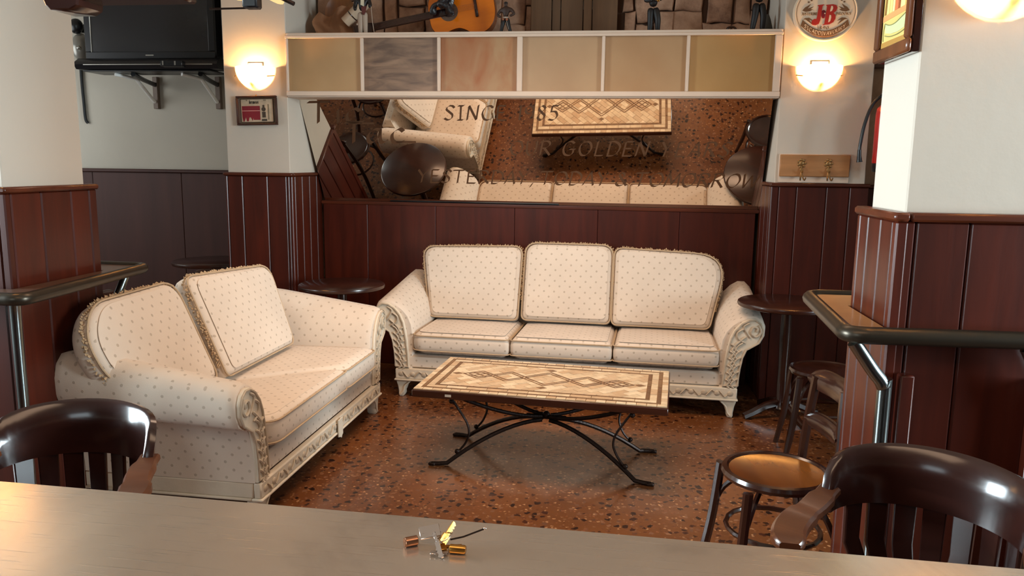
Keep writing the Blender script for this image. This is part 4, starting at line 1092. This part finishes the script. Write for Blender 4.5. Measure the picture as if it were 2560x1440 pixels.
# ------------------------------------------------------------------ television in the alcove
t = thing('television', 'black flat television on wall brackets in the alcove', 'television', (-3.25, 5.30, 2.115), 0)
MB().box(-.485, .485, -.02, .09, .04, .70, .012).build('cabinet', M_BLACK, t)
b = MB(); rect_frame(b, -.485, .485, .055, .70, .048, -.032, -.0205, .004); b.build('bezel', M_BLACK, t)
MB().box(-.437, .437, -.026, -.0205, .103, .652).build('screen', M_SCREEN, t, smooth=0)
MB().box(-.440, -.435, -.0335, -.026, .10, .655, .001).build('bezel_trim', M_SILVER, t)
b = MB().loft([[(x, y, z) for y, z in ((-.032, .058), (-.075, .03), (-.085, .012), (-.06, -.018), (.08, -.02), (.08, .05))] for x in (-.545, -.49, .49, .52)]); b.build('speaker_bar', M_BLACK, t)
MB().box(-.47, .49, -.090, -.084, .006, .013, .001).build('speaker_trim', M_SILVER, t)
MB().box(-.03, .03, -.0338, -.0322, .074, .082).build('badge', M_SILVER, t)
tv = t
t = thing('media_box', 'small black sensor box under the television screen', 'device', (-3.03, 5.20, 2.115), 6)
MB().box(-.075, .075, -.05, .008, -.012, .028, .004).build('case', M_BLACK, t)
for x in (.022, -.062): MB().box(x, x+.010, -.052, -.0495, -.004, .024).build('display_mark', M_SILVER, t)
t = thing('television_bracket', 'white and black wall bracket arms carrying the television', 'bracket', (0, 0, 0), 0)
for x in (-3.53, -3.02):
    MB().box(x-.02, x+.02, 5.765, 5.80, 1.86, 2.10, .003).build('wall_strip', plain('taupe_paint', (120, 104, 92), .6), t)
    MB().tube([(x+.10, 5.34, 2.072), (x+.045, 5.55, 2.055), (x, 5.77, 2.04)], .017, 8).build('arm', M_BLACK, t)
    MB().tube([(x-.05, 5.36, 2.074), (x+.02, 5.5, 2.056), (x+.0, 5.755, 1.91)], .013, 8).build('strut', plain('bright_white_paint', (240, 240, 236), .4), t)
MB().box(-3.76, -2.80, 5.26, 5.50, 2.083, 2.093, .002).build('tray', M_BLACK, t)
t = tag(MB().tube(spline([(-4.15, 5.79, 2.45), (-4.15, 5.785, 2.1), (-4.145, 5.785, 1.9), (-4.14, 5.785, 1.78), (-4.125, 5.79, 1.75)], 5), .011, 8).build('cable', M_BLACK), 'black cable hanging on the alcove wall beside the television', 'cable')
t = thing('wall_speaker', 'rounded silver speaker with black clamp behind the television edge', 'speaker', (-3.925, 5.50, 2.22), 0)
MB().ball((0, 0, .06), .085, 18, 12, (.8, .9, 1.2)).build('body', plain('speaker_silver', (150, 148, 140), .3, .4), t)
b = MB(); b.ball((-.02, -.02, .21), .05, 10, 8, (1.1, .8, 1.1)); b.box(-.03, .02, 0, .30, .17, .23, .008); b.build('clamp', M_BLACK, t)
MB().ball((.03, -.075, .05), .016, 8, 6).build('badge', M_SILVER, t)

t = thing('loudspeaker', 'dark mahogany loudspeaker between the television and the lamp pillar', 'speaker', (-2.66, 5.45, 2.20), 0)
MB().box(-.08, .08, -.10, .10, 0, .60, .006).build('cabinet', M_CAP, t)
MB().box(-.066, .066, -.108, -.1005, .03, .57, .003).build('grille', plain('grille_brown', (46, 28, 24), .8, bump=.5, bscale=300), t)
MB().box(-.03, .03, .10, .345, .2, .28, .003).build('wall_bracket', M_BLACK, t)

# ------------------------------------------------------------------ things on top of the display box
ZS = 2.2885
def lerp(a, b_, k): return a+(b_-a)*k
# guitar lying on its side against the stones
t = thing('guitar', 'orange acoustic guitar lying on its side against the stone wall', 'guitar', (-1.035, 5.31, 2.472), 0)
t.rotation_euler = (radians(-7), radians(-10.5), 0)
half = [(.225, .0), (.222, .06), (.205, .115), (.165, .16), (.11, .178), (.05, .165), (0, .132), (-.04, .118), (-.09, .124), (-.14, .138), (-.185, .128), (-.215, .085), (-.222, .03)]
bod = [(x, z) for x, z in half]+[(x, -z) for x, z in reversed(half)][0:-1]
bod = [tuple(p)[:2] for p in spline([(x, z, 0) for x, z in bod+[bod[0]]], 3)[:-1]]
MB().prism(bod, -.035, .045, 'xz', bev=.006).build('body', wood('guitar_side', (104, 48, 14), .25, .5), t)
MB().prism([(x*.985, z*.985) for x, z in bod], -.0365, -.0352, 'xz').build('soundboard', wood('guitar_top', (214, 112, 16), .22, .6, 0, .5, .2), t)
MB().lathe([(.036, .0), (.062, .0), (.062, .0012), (.036, .0012)], 30, Matrix.Translation((-.085, -.0366, 0)) @ Matrix.Rotation(pi/2, 4, 'X'), False).build('rosette', plain('rosette_grey', (94, 72, 58), .5, var=.2, nscale=80), t)
MB().lathe([(.041, .0), (.041, .0008), (.002, .0008)], 30, Matrix.Translation((-.085, -.0368, 0)) @ Matrix.Rotation(pi/2, 4, 'X')).build('sound_hole', plain('hole_dark', (46, 22, 14), .8), t)
MB().box(.088, .108, -.046, -.0367, -.072, .068, .004).build('bridge', M_CAP, t)
MB().box(-.605, -.10, -.050, -.032, -.024, .024, .004).build('fretboard', M_CAP, t)
MB().prism([(-.60, -.028), (-.60, .028), (-.635, .036), (-.74, .034), (-.74, -.034), (-.635, -.036)], -.046, -.026, 'xz', bev=.003).build('headstock', M_CAP, t)
for s_ in (-1, 1):
    for x in (-.655, -.685, -.715): MB().ball((x, -.034, s_*.044), .009, 8, 6, (1, .6, 1.2)).build('tuning_peg', M_KEY, t)
b = MB()
for q in range(6): b.tube([(.098, -.0475, -.018+q*.0072), (-.605, -.0515, -.018+q*.0072)], .0006, 4)
b.build('string', M_KEY, t)
# crumpled black strap over the guitar
b = MB(); rv = random.Random(5)
b.tube(spline([(-1.215, 5.225, 2.435), (-1.205, 5.215, 2.485), (-1.16, 5.212, 2.50), (-1.12, 5.212, 2.485), (-1.09, 5.216, 2.45), (-1.078, 5.22, 2.425)], 5), [.7]+[1.0]*8+[1.5]*8+[1.3]*6+[.9]*3, flat=(.022, .012))
b.tube(spline([(-1.17, 5.215, 2.49), (-1.13, 5.202, 2.52), (-1.10, 5.206, 2.57), (-1.11, 5.22, 2.63)], 5), .03, 8)
b.tube(spline([(-1.10, 5.215, 2.46), (-1.085, 5.202, 2.51), (-1.075, 5.21, 2.57)], 5), .016, 7)
tag(b.build('strap', plain('black_leather', (34, 32, 34), .28, bump=.5, bscale=40), smooth=50), 'crumpled black leather strap over the guitar sound hole', 'strap')
# figurines
def skin(name, joints, edges, mat, parent, root=0, sub=1):
    me = bpy.data.meshes.new(name); me.from_pydata([j[0] for j in joints], edges, []); me.materials.append(mat)
    o = bpy.data.objects.new(name, me); COL.objects.link(o); o.parent = parent
    sk = o.modifiers.new('skin', 'SKIN'); sk.use_smooth_shade = True
    for i, j in enumerate(joints):
        me.skin_vertices[0].data[i].radius = (j[1], j[1]); me.skin_vertices[0].data[i].use_root = (i == root)
    ss = o.modifiers.new('sub', 'SUBSURF'); ss.levels = sub; ss.render_levels = sub
    return o
def figurine(label, loc, rz, h, stance, armsL, armsR, jacket, trousers, extra=None):
    t = thing('figurine', label, 'figurine', loc, rz, 'small musician figurines on the display box')
    s_ = h/1.0
    def J(x, y, z, r): return ((x*s_, y*s_, z*s_), r*s_)
    lx, rx = stance
    body = [J(0, 0, .52, .088), J(0, 0, .66, .090), J(0, .0, .80, .105), J(0, 0, .86, .036), J(0, -.01, .93, .062), J(0, -.012, .97, .045)]
    e = [(0, 1), (1, 2), (2, 3), (3, 4), (4, 5)]
    for pts in (armsL, armsR):
        pr_ = 2
        for q, r in zip(pts, (.056, .048, .036)):
            body.append(J(*q, r)); e.append((pr_, len(body)-1)); pr_ = len(body)-1
    skin('body', body, e, jacket, t)
    for (kx, ky), (fx_, fy_) in (lx, rx):
        sg = -1 if kx < 0 else 1
        lg = [J(sg*.045, 0, .53, .078), J(kx, ky, .29, .066), J(fx_, fy_, .06, .050), J(fx_, fy_-.02, .03, .042), J(fx_, fy_-.10, .027, .032)]
        skin('trouser_leg', lg, [(0, 1), (1, 2), (2, 3), (3, 4)], trousers, t)
    b = MB()
    for s2 in (-1, 1): b.ball((s2*.02*s_, -.062*s_, .945*s_), .008*s_, 6, 5)
    b.ball((0, -.07*s_, .93*s_), .011*s_, 6, 5, (.8, 1, 1.2)); b.build('face_detail', plain('figure_face', (70, 48, 38), .5), t)
    MB().ball((0, .002*s_, .965*s_), .062*s_, 10, 7, (1.02, 1.05, .75)).build('hair', plain('figure_hair', (26, 18, 14), .6), t)
    if extra: extra(t, s_)
    return t
FB = plain('figure_black', (20, 14, 12), .55, var=.15); FBr = plain('figure_brown', (60, 38, 26), .6); FW = plain('figure_white', (170, 150, 132), .6); FRd = plain('figure_maroon', (88, 34, 28), .6)
st = (((-.05, -.01), (-.055, 0)), ((.05, -.01), (.06, 0)))
def ex1(t, s_):
    MB().prism([(-.03*s_, .66*s_), (.05*s_, .62*s_), (.06*s_, .82*s_), (-.02*s_, .84*s_)], -.085*s_, -.095*s_, 'xz', bev=.002).build('shirt_front', plain('figure_cream', (206, 196, 168), .6), t)
    MB().prism([(-.02*s_, .62*s_), (.10*s_, .64*s_), (.09*s_, .52*s_), (.05*s_, .44*s_), (.0, .46*s_)], -.07*s_, -.085*s_, 'xz', bev=.002).build('sash', FRd, t)
    MB().tube([(.20*s_, -.06*s_, .66*s_), (.23*s_, -.07*s_, .30*s_), (.28*s_, -.08*s_, .0)], .008*s_, 6).build('cane', FW, t)
figurine('dark-coated figurine with white trousers beside the guitar headstock', (-1.66, 5.13, ZS), 5, .29, st, [(-.14, 0, .76), (-.17, -.03, .62), (-.15, -.09, .54)], [(.14, 0, .78), (.18, -.04, .66), (.17, -.09, .60)], FB, FW, ex1)
def ex2(t, s_):
    MB().lathe([(.088*s_, .50*s_), (.09*s_, .535*s_), (.085*s_, .55*s_)], 14).build('belt', FW, t)
    b = MB(); b.ball((-.055*s_, -.09*s_, .47*s_), .04*s_, 8, 6); b.ball((.06*s_, -.09*s_, .46*s_), .045*s_, 8, 6); b.build('drum', plain('figure_rust', (140, 84, 56), .5), t)
    MB().tube([(.05*s_, -.10*s_, .44*s_), (.13*s_, -.10*s_, .16*s_)], .008*s_, 6).build('drumstick', FW, t)
figurine('squat brown figurine with black trousers beside the guitar body', (-.722, 5.15, ZS), -8, .205, (((-.10, -.03), (-.16, 0)), ((.10, -.03), (.17, 0))), [(-.19, .0, .74), (-.27, -.02, .60), (-.13, -.09, .54)], [(.19, 0, .76), (.29, -.02, .64), (.15, -.08, .56)], FBr, FB, ex2)
def ex3(t, s_):
    MB().ball((.05*s_, -.11*s_, .66*s_), .028*s_, 8, 6).build('hands', plain('figure_hand', (140, 100, 80), .5), t)
    MB().prism([(-.012*s_, .68*s_), (.02*s_, .68*s_), (.035*s_, .80*s_), (-.02*s_, .80*s_)], -.088*s_, -.094*s_, 'xz').build('shirt_front', FW, t)
    MB().tube(spline([(.0, -.09*s_, .90*s_), (.03*s_, -.13*s_, .80*s_), (.06*s_, -.13*s_, .66*s_), (.10*s_, -.12*s_, .62*s_), (.12*s_, -.13*s_, .70*s_)], 4), [.006*s_]*10+[.014*s_]*6+[.03*s_], 8).build('saxophone', M_BRASS, t)
figurine('dark-suited saxophone figurine with a bent knee on the display box', (.206, 5.16, ZS), 0, .31, (((-.045, 0), (-.05, 0)), ((.10, -.05), (.105, .0))), [(-.13, -.01, .76), (-.16, -.04, .64), (-.02, -.11, .64)], [(.13, -.01, .77), (.17, -.04, .68), (.06, -.11, .66)], FB, FB, ex3)
def ex4(t, s_):
    MB().ball((.03*s_, -.11*s_, .62*s_), .03*s_, 8, 6).build('hands', MATS['figure_hand'], t)
figurine('black-suited figurine standing near the oval sign', (.842, 5.13, ZS+.003), 10, .33, (((-.07, -.02), (-.10, 0)), ((.085, -.04), (.085, .0))), [(-.15, 0, .76), (-.18, -.05, .64), (-.04, -.11, .62)], [(.15, 0, .76), (.18, -.05, .64), (.05, -.11, .62)], FB, FB, ex4)
# brown board with four dark feet
t = thing('plank_board', 'brown wooden plank board with dark round feet leaning on the stone wall', 'board', (0, 0, 0), 0)
for a, c in ((-.595, -.455), (-.45, -.395), (-.39, -.245), (-.24, -.185), (-.18, -.015)):
    MB().box(a, c, 5.455, 5.475, ZS+.006, 2.72, .004).build('plank', wood('old_brown_board', (104, 76, 52), .7, .05, 2, .8, .3), t)
MB().box(-.595, -.015, 5.476, 5.488, 2.5, 2.56, .003).build('batten', M_DK, t)
for x in (-.575, -.425, -.235, -.045): MB().ball((x, 5.435, ZS+.024), .024, 12, 8, (.9, .7, 1)).build('foot', plain('foot_dark', (44, 26, 18), .6), t)
# tubular spotlight, round plate, tan cloth
t = thing('spotlight', 'cream tubular spotlight clipped over the stones near the pillar', 'lamp', (-1.83, 5.32, 2.42), 0)
mt = Matrix.Rotation(radians(48), 4, 'Y')
MB().lathe([(.036, -.02), (.040, -.018), (.040, .17), (.03, .19), (.012, .195)], 18, mt).build('housing', plain('cream_enamel', (196, 172, 146), .35), t)
MB().lathe([(.034, -.014), (.01, -.012)], 16, mt).build('lens', plain('lens_cream', (226, 202, 176), .3), t)
MB().lathe([(.0415, .045), (.0415, .052)], 18, mt).build('band', M_DK, t)
MB().tube([(.10, .02, .12), (.09, .1, .16), (.08, .17, .17)], .008, 6).build('clip_arm', M_DK, t)
t = thing('round_plate', 'ochre brown round wooden plate leaning behind the tubular spotlight', 'plate', (-1.93, 5.485, 2.50), 0)
MB().lathe([(.005, 0), (.075, .0), (.11, .012), (.112, .018), (.07, .008), (.005, .008)], 28, Matrix.Rotation(pi/2, 4, 'X')).build('rim', wood('ochre_wood', (138, 84, 34), .4, .3), t)
b = MB(); gx, gz = 9, 9
vs_ = []
for i in range(gx):
    for j in range(gz):
        u, w_ = i/(gx-1), j/(gz-1)
        vs_.append((-2.06+.24*u+.02*sin(7*w_), 5.36-.045*sin(9*u+2*w_)*.6-.05*(1-w_)-.03*sin(5*w_+3*u), ZS+.001+.20*w_-.03*sin(6*u)*w_))
b.add(vs_+[(x, y+.012, z) for x, y, z in vs_], [(i*gz+j, (i+1)*gz+j, (i+1)*gz+j+1, i*gz+j+1) for i in range(gx-1) for j in range(gz-1)]+[(81+i*gz+j, 81+i*gz+j+1, 81+(i+1)*gz+j+1, 81+(i+1)*gz+j) for i in range(gx-1) for j in range(gz-1)])
tag(b.build('draped_cloth', plain('tan_cloth', (150, 106, 74), .85, bump=.3, bscale=40, var=.15), smooth=80), 'tan cloth draped in folds at the pillar end of the display box', 'cloth')
# small bits near the oval sign end
tag(MB().lathe([(.045, 0), (.043, .01), (.02, .10), (.006, .135)], 16, Matrix.Translation((.925, 5.28, ZS))).build('cone_ornament', plain('slate_green', (62, 56, 46), .6)), 'dark grey-green cone ornament at the end of the display box', 'ornament')
tag(MB().tube(spline([(.655, 5.15, ZS+.006), (.668, 5.15, ZS+.034), (.705, 5.15, ZS+.036), (.722, 5.15, ZS+.006)], 5), .0075, 8).build('wooden_loop', M_DK), 'small brown wooden loop lying beside the black-suited figurine', 'ornament')

# ------------------------------------------------------------------ hanging bar canopy and halogen lamp near the camera
t = thing('bar_canopy', 'dark wooden canopy rail with corner block above the counter', 'canopy', (0, 0, 0), 0)
MB().box(-1.13, -.835, 1.47, 1.53, 1.784, 1.87, .004).build('beam', M_CAP, t)
MB().prism([(-1.125, 1.80), (-1.115, 1.773), (-1.105, 1.765), (-1.06, 1.765), (-1.045, 1.773), (-1.04, 1.80)], 1.46, 1.54, 'xz', bev=.004).build('corner_block', M_CAP, t)
for x in (-1.08, -.88): MB().tube([(x, 1.5, 1.87), (x, 1.5, 3.0)], .008, 8).build('hanging_rod', M_IRON, t)
t = thing('halogen_lamp', 'black halogen lamp with glowing glass shade hanging above the counter', 'lamp', (-.715, 1.52, 1.795), 0)
MB().box(-.016, .014, -.014, .014, -.022, .045, .003).build('clamp', M_BLACK, t)
MB().tube([(-.10, 0, .07), (0, 0, .025), (.085, 0, -.014)], .0042, 8).build('rod', M_IRON, t)
MB().tube([(-.09, 0, -.0215), (0, 0, -.0205)], .002, 6).build('wire', M_IRON, t)
MB().tube(spline([(-.075, .006, .030), (-.04, .006, .006), (-.015, .006, .004), (.02, .006, .008), (.05, .006, -.004), (.062, .006, -.004)], 4), [.4]+[1.0]*18+[.7, .3], flat=(.008, .006), upv=(0, 1, 0)).build('glass_shade', emission('halogen_glow', (1.0, .66, .28), 1.1), t)
MB().tube([(-.016, 0, .04), (-.016, 0, 1.2)], .003, 6).build('hanging_wire', M_IRON, t)
